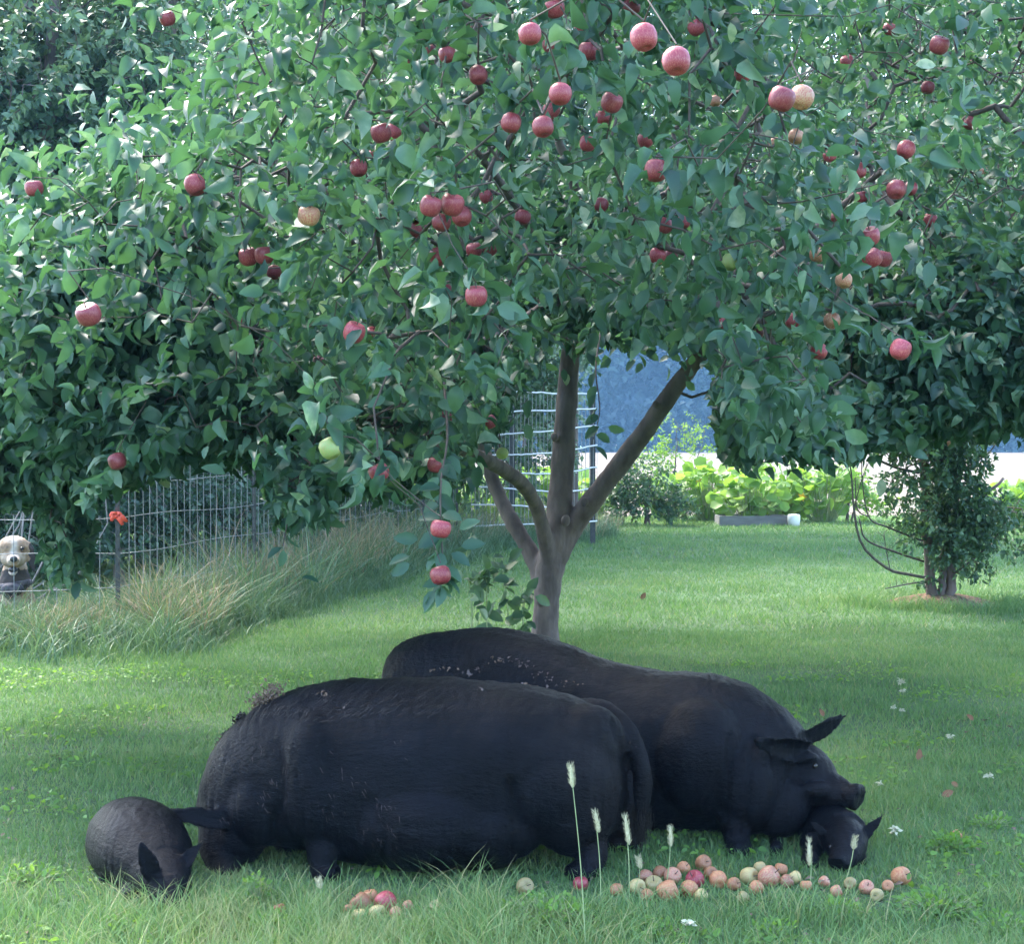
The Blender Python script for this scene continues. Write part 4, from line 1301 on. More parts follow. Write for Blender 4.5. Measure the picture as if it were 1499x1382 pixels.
# ------------------------------------------------------------------ small plants in the grass
G6 = 'foxtail grass stalks before the pigs'
for bx_, by_, tx, ty, hl, lab in [(858, 1400, 835, 1120, 34, 'tallest foxtail stalk, rising in front of the left pig rump'), (880, 1345, 871, 1188, 32, 'foxtail stalk just right of the tallest one'),
                                  (921, 1330, 915, 1194, 44, 'foxtail with the longest seed head, in front of the left pig tail'), (975, 1300, 981, 1210, 30, 'foxtail standing over the large heap of apples'),
                                  (934, 1300, 934, 1255, 18, 'shortest foxtail, low at the left of the large apple heap'), (1186, 1300, 1184, 1228, 40, 'bent foxtail in front of the right piglet'),
                                  (1235, 1300, 1252, 1226, 18, 'short foxtail leaning in front of the right piglet head'), (470, 1345, 466, 1288, 14, 'small foxtail by the left pig front leg')]:
    b0 = ground(bx_, by_); Yb = b0[1]
    t0 = at(tx, ty, Yb)
    S = spline([b0, (b0 + t0) / 2 + [.006, 0, 0], t0], 12)
    o = empty('foxtail', b0, lab, 'foxtail grass', G6)
    mesh_np('stem', *tube(S, np.linspace(.0022, .0013, 12), 5), M['stem'], o)
    hlm = hl * Yb / FPX
    d = unit(unit(S[-1] - S[-2]) + [random.uniform(-.12, .12), 0, 0])
    Q = np.array([S[-1] - d * hlm * u for u in np.linspace(1, 0, 9)])
    G = Geo().add(*tube(Q, .0052 * np.array([.4, .9, 1.1, 1.15, 1.1, 1, .85, .6, .15]) * random.uniform(1, 1.25), 8))
    n = 130
    k = RNG.uniform(0, 1, n); a_ = rnd(n)
    a_ = unit(a_ - np.outer(a_ @ d, d))
    p0 = Q[0] + np.outer(k, Q[-1] - Q[0]) + a_ * .004
    G.add(*frusta(p0, p0 + a_ * .009 + d * .012, np.full(n, .0006), np.full(n, .0003), 3))
    V, F = G.get()
    mesh_np('seed_head', V, F, M['seed'], o)


def weed(name, label, cat, px, py, r, h, n, size, tone, group=None, leaf='squash_leaf'):
    c = ground(px, py); c[2] = 0
    root = empty(name, c, label, cat, group)
    q = rnd(n, 1); q[:, 2] = abs(q[:, 2]); q = unit(q) * RNG.random((n, 1)) ** .4
    P = c + q * np.array([r, r * .8, h])
    st = c + (P - c) * np.array([.3, .3, 0])
    V, F = frusta(st, P, np.full(n, .0015), np.full(n, .001), 4)
    mesh_np('stems', V, F, M['stem'], root)
    V, F, v = leaves(LEAF, P, q + rnd(n, .5), unit(rnd(n, .5) + np.array([0, -.3, 1])), size * RNG.uniform(.6, 1.2, n), np.clip(tone + RNG.normal(size=n) * .2, 0, 1))
    mesh_np('leaves', V, F, M[leaf], root, attrs={'v': v})


G7 = 'leafy weeds in the grass'
for a_ in [(800, 1352, .19, .09, 420, .026, .25, 'wide bright leafy weed in front of the left pig rump'), (1392, 1248, .11, .075, 260, .026, .2, 'dense leafy weed in the lawn at the right'),
           (1375, 1335, .16, .07, 300, .026, .3, 'low leafy weed in front of the lone orange apple'), (372, 1322, .06, .11, 90, .024, .3, 'small upright weed by the left pig front foot'),
           (400, 1365, .12, .06, 160, .026, .2, 'leafy weed at the bottom edge below the left pig shoulder'), (1230, 1340, .1, .05, 120, .024, .4, 'low weed below the right piglet'),
           (45, 1290, .12, .06, 160, .026, .2, 'leafy weed at the left edge beside the piglet'), (620, 1372, .1, .05, 130, .022, .3, 'low weed at the bottom edge in front of the big pig belly'),
           (960, 1368, .13, .05, 170, .022, .25, 'low weed at the bottom edge below the large apple heap'), (1130, 1372, .1, .05, 120, .022, .35, 'low weed at the bottom edge below the row of apples'),
           (1470, 1365, .14, .06, 170, .024, .2, 'leafy weed in the bottom right corner'), (180, 1368, .12, .05, 150, .022, .3, 'low weed at the bottom edge below the left piglet'),
           (1450, 1210, .09, .05, 120, .024, .3, 'small weed near the right frame edge above the dense one')]:
    px, py, r, h, n, sz, tn, lab = a_
    weed('leafy_weed', lab, 'weed', px, py, r, h, n, sz, tn, G7)

# suckers at the foot of the apple tree
for px, py, Y, pts, lab in [(690, 925, 11.6, [(690, 940), (690, 880), (682, 820), (690, 780)], 'thin bare weed stalk standing left of the apple tree trunk'),
                            (715, 930, 11.5, [(716, 945), (712, 900), (712, 850), (700, 848)], 'leafy shoot with round leaves left of the apple tree trunk'),
                            (745, 930, 11.5, [(748, 945), (744, 900), (737, 850), (735, 815)], 'tallest leafy shoot close to the apple tree trunk'),
                            (765, 930, 11.6, [(770, 945), (766, 915), (766, 890), (770, 870)], 'short leafy shoot touching the apple tree trunk')]:
    P = [at(a_, b_, Y) for a_, b_ in pts]; P[0][2] = 0
    S = spline(P, 14)
    root = empty('leafy_shoot', S[0], lab, 'shoot', 'shoots at the foot of the apple tree')
    mesh_np('stem', *tube(S, np.linspace(.007, .003, 14), 5), M['stem'], root)
    n = 26 if px > 700 else 7
    k = RNG.integers(3, 14, n)
    V, F, v = leaves(LEAF, S[k] + rnd(n, .03), rnd(n) + [0, -.2, .1], unit(rnd(n, .5) + np.array([0, -.5, .6])), RNG.uniform(.09, .15, n), RNG.uniform(.3, .9, n))
    mesh_np('leaves', V, F, M['small_leaf'], root, attrs={'v': v})

# flowers, fallen leaves
for px, py, s, lab in [(1318, 998, .05, 'white clover flower farthest up the lawn at the right'), (1322, 1012, .035, 'small white flower just below the topmost one'), (1308, 1036, .03, 'tiny white flower left of its pair in the lawn'),
                       (1320, 1040, .035, 'white flower right of the tiny one in the lawn'), (1447, 1136, .04, 'cream flower near the right edge of the lawn'), (1310, 1216, .045, 'large cream flower head beside the right piglet ear'),
                       (1288, 1148, .03, 'small white flower right of the pig snout'), (1390, 1078, .03, 'white flower below the dark spot in the lawn'), (1008, 1352, .036, 'cream flower head at the bottom, below the large apple heap')]:
    c = ground(px, py, .05); base = c.copy(); base[2] = 0
    root = empty('white_flower', base, lab, 'flower', 'small white flowers in the lawn')
    mesh_np('stem', *tube(np.array([base, (base + c) / 2 + [.003, 0, 0], c]), [.0015, .0012, .001], 4), M['stem'], root)
    n = 26
    V, F, v = leaves(LEAF_S, np.tile(c, (n, 1)) + rnd(n, .12 * s), rnd(n) * [1, 1, .3] + [0, 0, .2], rnd(n, .3) + np.array([0, -.4, 1]), s * RNG.uniform(.4, .7, n), np.zeros(n))
    mesh_np('petals', V, F, M['petal_white'], root)
for px, py, s, ang, lab in [(1343, 1112, .06, 1.3, 'upright brown fallen leaf in the lawn right of the pig head'), (1378, 1166, .06, .4, 'pinkish brown fallen leaf, left one of the pair in the lawn'),
                            (1392, 1152, .045, -.5, 'brown fallen leaf, right one of the pair in the lawn'), (1425, 1054, .05, 2.3, 'dark curled fallen leaf high in the lawn at the right'),
                            (1206, 1048, .05, 2.0, 'dark curled leaf in the lawn above the pig far ear'), (938, 878, .09, 1.0, 'dark leaf on the shaded lawn right of the trunk')]:
    c = ground(px, py, .03)
    V, F, v = leaves(LEAF, c[None], np.array([[math.cos(ang), 0, math.sin(ang)]]), np.array([[.2, -1., .4]]), s, np.zeros(1))
    V[:, 2] -= V[:, 2].min() - .025
    V2 = V + [0, .002, 0]
    o = mesh_np('fallen_leaf', V, F, M['brown_leaf'], origin=(c[0], c[1], 0))
    tag(o, lab, 'leaf', 'fallen leaves on the lawn')


# ------------------------------------------------------------------ animals
def body_rings(rows, depth, lat, power=2.25, n=44):
    R = []
    for px, top, bot, wd in rows:
        Y = depth(px)
        a_, b_ = at(px, top, Y), at(px, bot, Y)
        R.append([*((a_ + b_) / 2), wd, (a_[2] - b_[2]) / 2])
    S = spline(R, n)
    S[:, 3:] = np.maximum(S[:, 3:], .01)
    return loft(S[:, :3], [lat] * n, [np.array([0, 0, 1.])] * n, S[:, 3], S[:, 4], 36, power)


def path_loft(rows, lat, n=22, seg=24):
    """rows of (px, py, depth, half width m, half height m)"""
    R = [[*at(a_, b_, c_), w_, h_] for a_, b_, c_, w_, h_ in rows]
    S = spline(R, n)
    S[:, 3:] = np.maximum(S[:, 3:], .006)
    return tube(S[:, :3], S[:, 3], seg, lat=lat, flat=S[:, 4])


def ear(base, tip, width, normal, thick=.013, cup=.35):
    base, tip = np.asarray(base), np.asarray(tip)
    d = unit(tip - base); nrm = unit(np.asarray(normal) - d * np.dot(normal, d)); s = np.cross(d, nrm)
    L = np.linalg.norm(tip - base)
    nu, nvv = 9, 9
    F_, B_ = [], []
    for i in range(nvv):
        t = i / (nvv - 1)
        wd = width * (.55 + .9 * t - 1.35 * t ** 1.9) if t < .999 else .004
        wd = max(wd, .006)
        for j in range(nu):
            u = -1 + 2 * j / (nu - 1)
            c = base + d * L * t + s * u * wd * .5 + nrm * (cup * wd * u * u * .5 - .02 * t * t)
            th = thick * (1 - .55 * t) * (1 - .5 * u * u)
            F_.append(c + nrm * th * .5); B_.append(c - nrm * th * .5)
    V = np.array(F_ + B_); m = nu * nvv
    Q = []
    for i in range(nvv - 1):
        for j in range(nu - 1):
            a_ = i * nu + j
            Q.append((a_, a_ + 1, a_ + nu + 1, a_ + nu)); Q.append((m + a_, m + a_ + nu, m + a_ + nu + 1, m + a_ + 1))
        a_ = i * nu; Q.append((a_, a_ + nu, m + a_ + nu, m + a_)); a_ = i * nu + nu - 1; Q.append((a_ + nu, a_, m + a_, m + a_ + nu))
    for j in range(nu - 1):
        Q.append((j + 1, j, m + j, m + j + 1)); a_ = (nvv - 1) * nu + j; Q.append((a_, a_ + 1, m + a_ + 1, m + a_))
    return V, np.array(Q)


def leg(top, foot, r0, r1, knee=(0, 0, 0), hoof=True):
    top, foot = np.asarray(top, float), np.asarray(foot, float)
    foot = np.array([foot[0], foot[1], 0.0])
    mid = top * .45 + foot * .55 + np.asarray(knee)
    S = spline([[*top, r0], [*mid, (r0 + r1) * .5 * .85], [*(foot * .8 + mid * .2), r1 * .9], [*(foot + [0, 0, .035]), r1 * 1.05], [*foot, r1 * 1.2]], 16)
    return tube(S[:, :3], S[:, 3], 14, lat=[1, 0, 0])


def bristles(V, N, n, ln, back, lift, wd, parent, mask=None, name='bristles', mat='bristle', droop=0.2):
    idx = RNG.integers(0, len(V), n * 2)
    if mask is not None: idx = idx[mask(V[idx], N[idx])]
    idx = idx[:n]
    P, Nn = V[idx], N[idx]
    B = np.tile(unit(back), (len(P), 1)) + rnd(len(P), .28)
    T = unit(B - Nn * np.sum(B * Nn, axis=1, keepdims=True))
    D = unit(T + Nn * lift + np.array([0, 0, -droop]))
    L = (ln * RNG.uniform(.5, 1.3, len(P)))[:, None]
    S = unit(np.cross(Nn, D)) * wd * .5
    P0 = P - Nn * .002
    P1 = P0 + D * L * .5; P2 = P0 + D * L * .95 + (T - Nn * lift * .4) * L * .08
    Vv = np.stack([P0 - S, P0 + S, P1 + S * .8, P1 - S * .8, P2], 1).reshape(-1, 3)
    off = (np.arange(len(P)) * 5)[:, None]
    return tag(mesh_np(name, Vv, [off + np.array([[0, 1, 2, 3]]), off + np.array([[3, 2, 4]])], M[mat], parent), kind='stuff')


def flecks(V, N, centres, rad, n, size, parent, name='dirt', mat='pale_bits'):
    pts, nn = [], []
    px, py, Y = proj(V)
    front = N[:, 1] < .35
    for (cx, cy) in centres:
        d = np.hypot((px - cx) / rad[0], (py - cy) / rad[1])
        c = np.where((d < 1) & front)[0]
        if len(c) == 0: continue
        c = RNG.choice(c, min(n, len(c)))
        pts.append(V[c] + N[c] * .003); nn.append(N[c])
    if not pts: return
    P = np.concatenate(pts); Nn = np.concatenate(nn)
    V_, F_, _ = leaves(LEAF_S, P, rnd(len(P)), Nn + rnd(len(P), .4), size * RNG.uniform(.4, 1.3, len(P)), np.zeros(len(P)))
    tag(mesh_np(name, V_, F_, M[mat], parent), kind='stuff')


def skin_noise(V, N, amp=1.0, seed=0):
    V = V + N * (nz(V, 4.0, seed)[:, None] * .014 + nz(V, 11.0, seed + 3)[:, None] * .006 + nz(V * np.array([2.2, 1, .6]), 22.0, seed + 5)[:, None] * .0022) * amp
    f = nz(V * np.array([2.6, 1, .5]), 9.0, seed + 8)
    return V + N * (-.006 * np.clip(.25 - abs(f), 0, 1)[:, None] * 4 * amp * .5)


def eyes(pts, r, parent):
    for p in pts:
        mesh_np('eye', *ellipsoid(p, (r, r, r), nu=12, nv=8), M['eye'], parent)


EL = lambda px, py, Y, r, R=None: ellipsoid(at(px, py, Y), r, R)

# --- big pig facing left
d1 = lambda px: 5.90 + .10 * (620 - px) / 330
lat1 = unit(np.array([.12, 1., 0]))
g1 = Geo()
g1.add(*body_rings([(920, 1110, 1180, .06), (910, 1080, 1205, .15), (886, 1046, 1225, .24), (845, 1022, 1230, .29), (785, 1008, 1232, .32), (710, 999, 1255, .36), (620, 993, 1266, .375), (540, 995, 1262, .375),
                    (465, 1003, 1240, .35), (400, 1022, 1232, .30), (352, 1054, 1235, .25), (318, 1098, 1235, .19), (300, 1145, 1225, .12)], d1, lat1))
g1.add(*EL(625, 1195, 5.72, (.33, .26, .20)))
g1.add(*EL(700, 1200, 5.74, (.26, .24, .18)))           # belly
g1.add(*EL(838, 1150, 5.70, (.20, .15, .26)))
g1.add(*EL(862, 1090, 5.72, (.15, .12, .16)))         # near thigh
g1.add(*EL(880, 1150, 6.08, (.17, .15, .24)))           # far thigh
g1.add(*EL(462, 1140, 5.70, (.15, .15, .25)))           # near shoulder
g1.add(*EL(380, 1175, 5.78, (.12, .14, .17)))           # neck and jowl
g1.add(*path_loft([(395, 1120, 5.93, .16, .16), (345, 1165, 5.92, .15, .14), (332, 1215, 5.88, .13, .115), (330, 1252, 5.80, .09, .085), (333, 1280, 5.72, .06, .055), (336, 1294, 5.66, .05, .045)], lat1))
g1.add(*EL(352, 1225, 5.84, (.10, .13, .11)))
g1.add(*ear(at(332, 1205, 5.74), at(234, 1188, 5.66), .115, [.15, -.85, .5], .034, .5))
g1.add(*ear(at(320, 1190, 6.0), at(290, 1215, 6.12), .10, [-.5, .6, -.3], .02))
for tp, ft, r0, r1, kn in [((850, 1215, 5.72), (848, 1292, 5.62), .095, .045, (.05, 0, 0)), ((905, 1205, 6.05), (902, 1262, 6.0), .095, .05, (.05, 0, 0)),
                           ((482, 1210, 5.72), (478, 1294, 5.61), .09, .045, (-.02, 0, 0)), ((430, 1210, 6.05), (425, 1262, 6.0), .085, .045, (-.02, 0, 0)),
                           ((330, 1285, 5.7), (330, 1285, 5.7), .01, .01, (0, 0, 0))][:4]:
    g1.add(*leg(at(*tp), at(*ft), r0, r1, kn))
# tail, hanging down the rump
g1.add(*path_loft([(855, 1028, 5.92, .04, .03), (890, 1036, 5.86, .034, .03), (917, 1062, 5.80, .034, .032), (934, 1100, 5.76, .036, .036), (941, 1145, 5.75, .036, .036), (941, 1185, 5.75, .028, .028), (936, 1215, 5.75, .014, .014)], lat1, 30, 14))
V, N, F = remesh(g1, .0095, 7)
V = skin_noise(V, N, 1.0, 11)
px, py, Y = proj(V)
for x0, y0, x1, y1, wd, dp in [(745, 1150, 752, 1250, 9, .022), (752, 1150, 790, 1120, 9, .008), (535, 1170, 560, 1262, 9, .014), (405, 1090, 398, 1220, 7, .012), (430, 1130, 440, 1235, 5, .007), (898, 1060, 912, 1200, 7, .014), (590, 1210, 700, 1238, 8, .006), (420, 1080, 470, 1062, 6, .005)]:
    L2 = (x1 - x0) ** 2 + (y1 - y0) ** 2
    u = np.clip(((px - x0) * (x1 - x0) + (py - y0) * (y1 - y0)) / L2, 0, 1)
    wv = 10 * np.sin(u * 3.1)
    dd = np.hypot(px - x0 - u * (x1 - x0) - wv, py - y0 - u * (y1 - y0))
    V = V - N * (dp * np.exp(-(dd / wd) ** 2) * (N[:, 1] < .1))[:, None]
px, py, Y = proj(V)
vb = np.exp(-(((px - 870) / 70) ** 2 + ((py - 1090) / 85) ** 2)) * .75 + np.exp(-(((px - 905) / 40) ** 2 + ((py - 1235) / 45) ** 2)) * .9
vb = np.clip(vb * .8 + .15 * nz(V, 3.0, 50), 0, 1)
o1 = at(620, 1250, 5.9); o1[2] = 0
pig1 = empty('pig', o1, 'huge black pig in front, facing left, its rump and tail to the right', 'pig', 'black pigs eating apples')
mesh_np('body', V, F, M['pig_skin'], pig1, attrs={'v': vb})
bristles(V, N, 34000, .030, [1, 0, -.35], .24, .0013, pig1)
spine = lambda P, Nn: (Nn[:, 2] > .72) & (proj(P)[0] < 660) & (proj(P)[0] > 300)
bristles(V, N, 3600, .042, [1, 0, .25], .6, .0018, pig1, spine, 'mane', 'mane', 0)
rng = lambda P, Nn: (Nn[:, 1] < -.2) & (abs(proj(P)[0] - 450) < 150) & (proj(P)[1] > 1080) & (nz(P, 7, 2) > .1)
bristles(V, N, 1500, .030, [.55, 0, -.8], .35, .0016, pig1, rng, 'bristle_patch', 'pale_bits', .1)
# caked clumps of leaves and hair on the neck ridge
for cx, cy, rr in [(398, 1016, .055), (380, 1026, .045), (352, 1052, .035), (326, 1088, .034), (336, 1072, .026)]:
    c = at(cx + 3, cy + 5, 5.93); n = 420
    Pp = c + rnd(n, rr * .42)
    V_, F_, _ = leaves(LEAF_S, Pp, rnd(n) + [0, 0, .5], rnd(n), .016 * RNG.uniform(.5, 1.3, n), np.zeros(n))
    tag(mesh_np('caked_clump', V_, F_, M['straw_bits' if cx not in (352, 336) else 'mane'], pig1), kind='stuff')
flecks(V, N, [(695, 988), (700, 1014), (482, 1022), (500, 1038), (760, 1006), (820, 1004), (925, 1092)], (12, 5), 7, .016, pig1)
flecks(V, N, [(480, 1018), (820, 1000), (780, 1003)], (18, 4), 10, .02, pig1, mat='straw_bits')
# tail tuft
c = at(938, 1190, 5.75); n = 420
Pt = c + rnd(n, 1) * np.array([.016, .016, .03])
Dt = unit(rnd(n, .10) + np.array([-.04, -.02, -1]))
G = Geo().add(*frusta(Pt, Pt + Dt * RNG.uniform(.04, .11, (n, 1)), np.full(n, .0012), np.full(n, .0004), 3))
Vt, Ft = G.get()
mesh_np('tail_tuft', Vt, Ft, M['mane'], pig1)
for ft in ((842, 1290, 5.68), (478, 1290, 5.68)):
    pass

# --- big pig facing right
d2 = lambda px: 6.95 - .85 * (px - 575) / 675
lat2 = unit(np.array([.42, .9, 0]))
g2 = Geo()
g2.add(*body_rings([(574, 960, 1000, .08), (584, 943, 1060, .17), (608, 930, 1110, .25), (650, 921, 1160, .32), (720, 920, 1190, .36), (800, 936, 1205, .36), (870, 962, 1212, .35), (940, 980, 1215, .34),
                    (1010, 986, 1215, .33), (1070, 999, 1215, .30), (1115, 1020, 1215, .25), (1150, 1045, 1205, .20), (1175, 1068, 1190, .15)], d2, lat2))
g2.add(*EL(1030, 1110, 6.15, (.20, .17, .24)))
g2.add(*EL(1095, 1150, 6.10, (.15, .17, .19)))
g2.add(*path_loft([(1110, 1125, 6.26, .17, .19), (1150, 1130, 6.22, .165, .165), (1185, 1135, 6.16, .12, .115), (1208, 1152, 6.11, .085, .075), (1232, 1162, 6.06, .062, .052), (1248, 1167, 6.03, .055, .046), (1252, 1168, 6.02, .062, .055), (1258, 1170, 6.01, .060, .053)], lat2, 30))
g2.add(*path_loft([(1120, 1180, 6.2, .13, .11), (1160, 1192, 6.16, .10, .07), (1195, 1192, 6.12, .065, .038), (1222, 1190, 6.08, .045, .022), (1236, 1187, 6.06, .03, .015)], lat2))
g2.add(*EL(1140, 1180, 6.08, (.125, .10, .125)))
g2.add(*EL(1120, 1130, 6.10, (.10, .10, .13)))
g2.add(*EL(1180, 1108, 6.08, (.05, .04, .022)))           # brow
g2.add(*EL(1196, 1156, 6.03, (.065, .03, .032)))          # cheek
g2.add(*ear(at(1180, 1096, 6.10), at(1108, 1088, 5.90), .165, [.45, -.80, -.35], .028, .6))
g2.add(*ear(at(1176, 1080, 6.26), at(1243, 1050, 6.34), .135, [.25, -.9, -.3], .026, .35))
for tp, ft, r0, r1, kn in [((1075, 1190, 6.08), (1082, 1258, 5.95), .085, .05, (0, 0, 0)), ((1000, 1150, 6.6), (945, 1230, 6.45), .09, .05, (0, 0, 0)),
                           ((690, 1130, 6.75), (690, 1170, 6.7), .11, .05, (-.05, 0, 0)), ((640, 1110, 7.1), (640, 1150, 7.1), .11, .05, (-.05, 0, 0))]:
    g2.add(*leg(at(*tp), at(*ft), r0, r1, kn))
V, N, F = remesh(g2, .0095, 6)
V = skin_noise(V, N, 1.0, 31)
# nostrils and neck folds pressed in
for q, r_, dp in [(at(1256, 1166, 5.97), .012, .012), (at(1262, 1166, 6.03), .012, .012)]:
    dd = np.linalg.norm(V - q, axis=1); V -= N * (dp * np.exp(-(dd / r_) ** 2))[:, None]
px, py, Y = proj(V)
for xc, sl, dp in [(1098, .10, .012), (1066, .04, .007)]:
    dx = px - (xc + (py - 1130) * -sl); V -= N * (dp * np.exp(-(dx / 5) ** 2) * ((py > 1075) & (py < 1220) & (N[:, 1] < 0)))[:, None]
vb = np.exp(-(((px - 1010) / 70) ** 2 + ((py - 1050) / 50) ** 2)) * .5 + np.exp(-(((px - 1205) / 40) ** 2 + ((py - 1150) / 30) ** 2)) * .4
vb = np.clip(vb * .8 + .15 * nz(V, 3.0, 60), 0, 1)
o2 = at(930, 1230, 6.5); o2[2] = 0
pig2 = empty('pig', o2, 'big black pig standing behind, facing right, snout low over the apples', 'pig', 'black pigs eating apples')
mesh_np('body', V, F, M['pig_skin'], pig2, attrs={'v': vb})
bristles(V, N, 28000, .028, [-1, .3, -.35], .24, .0013, pig2)
bristles(V, N, 2600, .04, [-1, .3, .2], .6, .0018, pig2, lambda P, Nn: Nn[:, 2] > .8, 'mane', 'mane', 0)
flecks(V, N, [(690, 985), (745, 968), (770, 975), (790, 990), (812, 1000)], (16, 6), 10, .022, pig2)
flecks(V, N, [(650, 980), (720, 968), (830, 1002)], (22, 4), 8, .018, pig2, mat='straw_bits')
eyes([at(1193, 1122, 6.035), at(1205, 1110, 6.22)], .011, pig2)


# --- piglets
def piglet(label, spine_rows, head_rows, ears, legs, eye_pts, origin, lat, back, seed):
    G = Geo()
    G.add(*path_loft(spine_rows, lat, 26))
    G.add(*path_loft(head_rows, lat, 20))
    for e_ in ears: G.add(*ear(*e_))
    for l_ in legs: G.add(*leg(*l_))
    V, N, F = remesh(G, .0062, 5)
    V = skin_noise(V, N, .6, seed)
    o = empty('piglet', origin, label, 'piglet', 'black piglets beside the pigs')
    mesh_np('body', V, F, M['pig_skin'], o, attrs={'v': np.clip(-.05 + .2 * nz(V, 4, seed), 0, 1)})
    bristles(V, N, 11000, .014, back, .25, .0011, o)
    if eye_pts: eyes(eye_pts, .007, o)


oL = ground(205, 1298); oL[2] = 0
latL = unit(np.array([.85, .5, 0]))
piglet('small black piglet at the far left of the pigs, snout in the grass',
       [(176, 1225, 5.98, .04, .05), (178, 1228, 5.94, .10, .10), (186, 1230, 5.82, .155, .155), (200, 1236, 5.68, .172, .168), (216, 1250, 5.55, .160, .155), (232, 1266, 5.44, .13, .125), (240, 1276, 5.38, .10, .10)],
       [(222, 1262, 5.48, .12, .12), (240, 1284, 5.36, .10, .098), (249, 1304, 5.28, .075, .072), (249, 1320, 5.23, .052, .045), (247, 1330, 5.20, .044, .037), (246, 1336, 5.185, .044, .037)],
       [(at(224, 1282, 5.27), at(207, 1238, 5.20), .09, [.3, -1, .1], .02, .5), (at(262, 1276, 5.36), at(294, 1232, 5.36), .085, [-.3, -1, .1], .018, .4)],
       [(at(185, 1275, 5.50), ground(190, 1318), .05, .028), (at(250, 1290, 5.50), ground(262, 1318), .05, .028), (at(160, 1250, 5.84), ground(158, 1292), .06, .028), (at(215, 1250, 5.84), ground(222, 1288), .06, .028)],
       [at(229, 1296, 5.255), at(267, 1296, 5.255)], oL, latL, [-.4, 1, .1], 71)
oR = ground(1215, 1255); oR[2] = 0
latR = unit(np.array([.9, .35, 0]))
piglet('black piglet half hidden under the head of the right pig, one pointed ear sticking out',
       [(1138, 1210, 6.62, .04, .05), (1144, 1208, 6.56, .08, .08), (1165, 1205, 6.42, .115, .115), (1195, 1210, 6.22, .12, .115), (1222, 1218, 6.02, .105, .10), (1240, 1222, 5.90, .088, .088)],
       [(1226, 1220, 5.98, .095, .095), (1238, 1232, 5.85, .086, .084), (1238, 1248, 5.76, .066, .063), (1232, 1258, 5.71, .048, .042), (1228, 1264, 5.68, .041, .035), (1227, 1267, 5.67, .040, .034)],
       [(at(1205, 1222, 5.84), at(1190, 1204, 5.83), .05, [.2, -1, .1], .016, .5), (at(1258, 1230, 5.86), at(1293, 1194, 5.86), .075, [-.3, -1, .1], .018, .4)],
       [(at(1190, 1235, 5.95), ground(1186, 1268), .05, .028), (at(1245, 1235, 5.98), ground(1258, 1266), .05, .028), (at(1140, 1204, 6.28), ground(1136, 1252), .05, .026), (at(1170, 1210, 6.5), ground(1165, 1226), .05, .028)],
       [at(1216, 1240, 5.76), at(1256, 1240, 5.76)], oR, latR, [-.4, 1, .1], 83)

# --- dog behind the fence
DY = 13.35
gd = Geo()
lx_ = np.array([1., 0, 0])


def dl(px, py, dY=0): return at(px, py, DY + dY)


gd.add(*EL(20, 804, DY, (.145, .13, .12)))                 # skull
gd.add(*EL(20, 817, DY - .05, (.112, .11, .09)))
gd.add(*tube(np.array([dl(20, 818, -.08), dl(20, 820, -.16), dl(20, 824, -.22)]), [.066, .06, .052], 14, lat=lx_, flat=[.055, .046, .038]))
gd.add(*tube(np.array([dl(19, 836, -.02), dl(19, 839, -.07), dl(19, 841, -.12)]), [.045, .036, .024], 12, lat=lx_, flat=[.026, .018, .012]))
gd.add(*tube(spline([dl(22, 822, .1), dl(22, 848, .12), dl(20, 885, .14)], 10), np.linspace(.085, .18, 10), 18, lat=lx_))
gd.add(*tube(spline([dl(20, 880, .05), dl(20, 884, .35), dl(22, 882, .75), dl(24, 878, 1.0)], 14), [.13, .17, .18, .19, .19, .185, .18, .17, .165, .16, .16, .15, .12, .06], 20, lat=lx_))
for dx, dy in ((-17, .08), (17, .08), (-14, .85), (16, .85)):
    ft = at(20 + dx, 900, DY + dy)
    gd.add(*leg(dl(20 + dx, 890, dy), [ft[0], ft[1], 0], .07, .035))
    gd.add(*ellipsoid([ft[0], ft[1] - .04, .03], (.045, .07, .03)))
for sgn in (-1, 1):
    gd.add(*ear(dl(20 + sgn * 19, 795, .02), dl(20 + sgn * 31, 838, -.02), .13, [sgn * .5, -.8, .2], .03, .2))
V, N, F = remesh(gd, .009, 4)
V = V + N * nz(V, 30, 5)[:, None] * .004
px, py, Y = proj(V)
wb = nz(V, 22, 9) * 4; px = px + wb; py = py + nz(V, 22, 19) * 4
dark = (((abs(px - 20) > 22.5) & (py > 796) & (py < 842)) | ((py > 834) & (py < 852) & (Y > DY - .04)) | ((py > 850) & (py < 880) & (abs(px - 14 - (880 - py) * .1) < (882 - py) * 1.1))) * 1.0
white = np.exp(-((px - 20) / 5.0) ** 2) * (py < 835) * (Y < DY + .1) + np.exp(-((px - 20) / 12) ** 2) * ((py > 812) & (py < 842)) * .9 + np.exp(-((py - 786) / 5) ** 2) * .6 * (Y < DY + .1) - .5 * np.exp(-((abs(px - 20) - 12) / 5) ** 2 - ((py - 803) / 7) ** 2)
mz = np.exp(-((px - 20) / 6.5) ** 2 - ((py - 828) / 9) ** 2) * (Y < DY - .08)
M_dog, t_, nd, lk, p_ = newmat('dog_coat')
a_ = nd.new('ShaderNodeAttribute'); a_.attribute_name = 'v'
r_ = ramp(nd, [(0.0, (.03, .028, .028)), (.3, (.07, .05, .038)), (.5, (.27, .175, .10)), (.8, (.40, .32, .24)), (1.0, (.48, .44, .38))])
lk.new(a_.outputs['Fac'], r_.inputs[0]); lk.new(r_.outputs[0], p_.inputs['Base Color']); p_.inputs['Roughness'].default_value = .85
vd = np.clip(np.where(dark > 0, .12, .58 + .36 * np.clip(white, -.5, 1)) + nz(V, 14, 6) * .16 + nz(V, 60, 16) * .12 - .55 * mz, 0, 1)
do = dl(20, 880); do[2] = 0
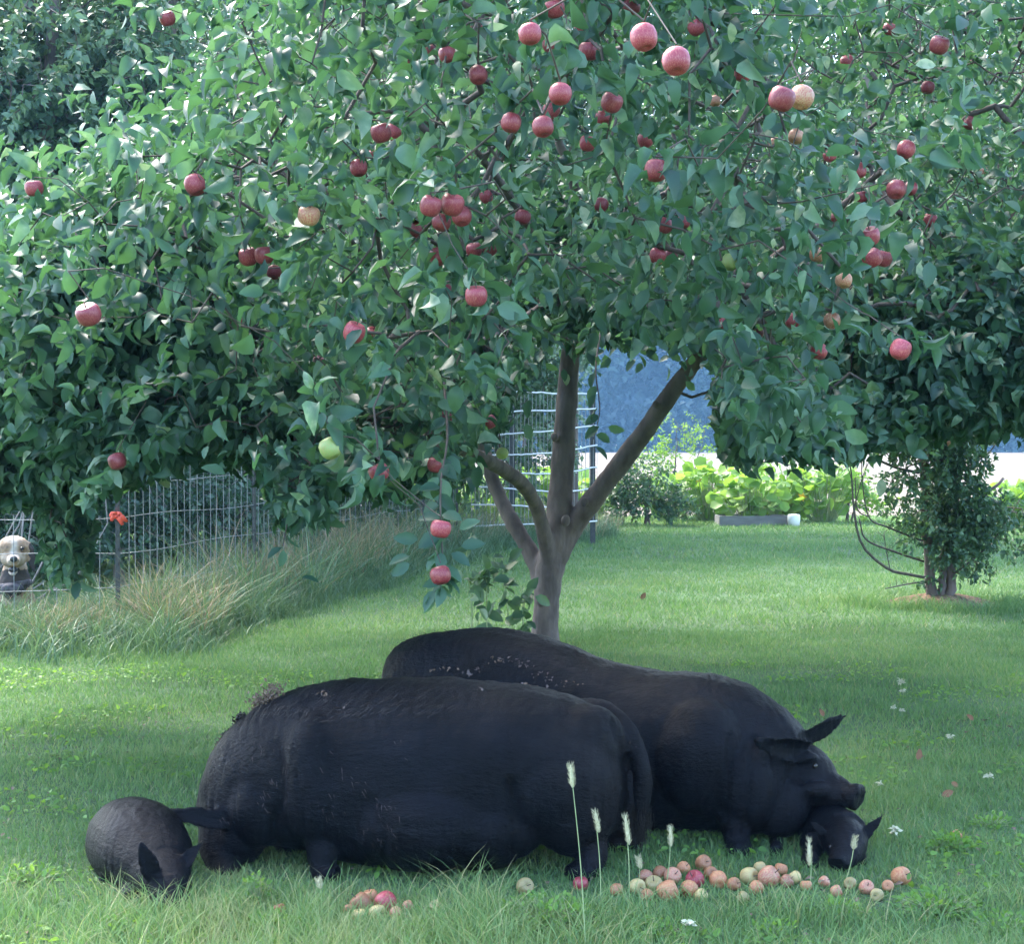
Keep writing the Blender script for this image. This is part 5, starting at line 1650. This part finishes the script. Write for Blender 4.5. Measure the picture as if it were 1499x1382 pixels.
dog = empty('dog', do, 'tan and white dog with dark ears looking through the wire fence at the left edge', 'dog')
mesh_np('body', V, F, M_dog, dog, attrs={'v': vd})
Mn = plain('dog_nose', (.02, .018, .018), .35)
G = Geo().add(*ellipsoid(dl(20, 818.5, -.262), (.034, .022, .028)))
mesh_np('nose', *G.get(), Mn, dog)
for sx in (8, 32): mesh_np('eye', *ellipsoid(dl(sx, 803, -.108), (.018, .014, .013)), M['eye'], dog)
mesh_np('mouth', *ellipsoid(dl(19, 834, -.175), (.04, .03, .026)), Mn, dog)
Mb = plain('scarf', (.03, .03, .035), .8, (.10, .09, .10), 30)
G = Geo()
sc_ = []
for k in range(25):
    t = 2 * math.pi * k / 24
    sc_.append(dl(21, 856, .12) + np.array([math.cos(t) * .135, math.sin(t) * .14, .02 * math.cos(t)]))
G.add(*tube(np.array(sc_), np.full(25, .03), 8, lat=[0, 0, 1], flat=np.full(25, .016)))
G.add(*ellipsoid(dl(18, 862, -.06), (.10, .05, .05)))
mesh_np('collar', *G.get(), Mb, dog)

# dead twigs tangled behind the fence at the left
root = empty('dead_branches', (-4.7, 15.0, 0), 'tangle of thin grey dead branches behind the fence above the dog', 'branches')
G = Geo()
for k in range(34):
    p0 = np.array([random.uniform(-5.9, -4.5), random.uniform(14.6, 15.4), 0.]); q = p0 + [random.uniform(-.8, 1.0), random.uniform(-.3, .3), random.uniform(1.2, 2.2)]
    S = spline([p0, (p0 + q) / 2 + rnd(1, .2)[0], q, q + [random.uniform(-.5, .5), 0, random.uniform(-.3, .2)]], 12)
    G.add(*tube(S, np.linspace(.011, .003, 12), 4))
mesh_np('twigs', *G.get(), M['dead_twig'], root)

# ------------------------------------------------------------------ haze
hz_, t_, nd, lk, p_ = newmat('haze_air')
nd.remove(p_)
pv = nd.new('ShaderNodeVolumePrincipled')
pv.inputs['Color'].default_value = (.30, .62, 1.0, 1)
pv.inputs['Density'].default_value = .00055
lk.new(pv.outputs[0], nd['Material Output'].inputs['Volume'])
V, F = box((-960, -960, -1.0), (960, 960, 34))
tag(mesh_np('haze', V, F, hz_, smooth=False), 'thin blue haze over the field', 'haze', kind='stuff')
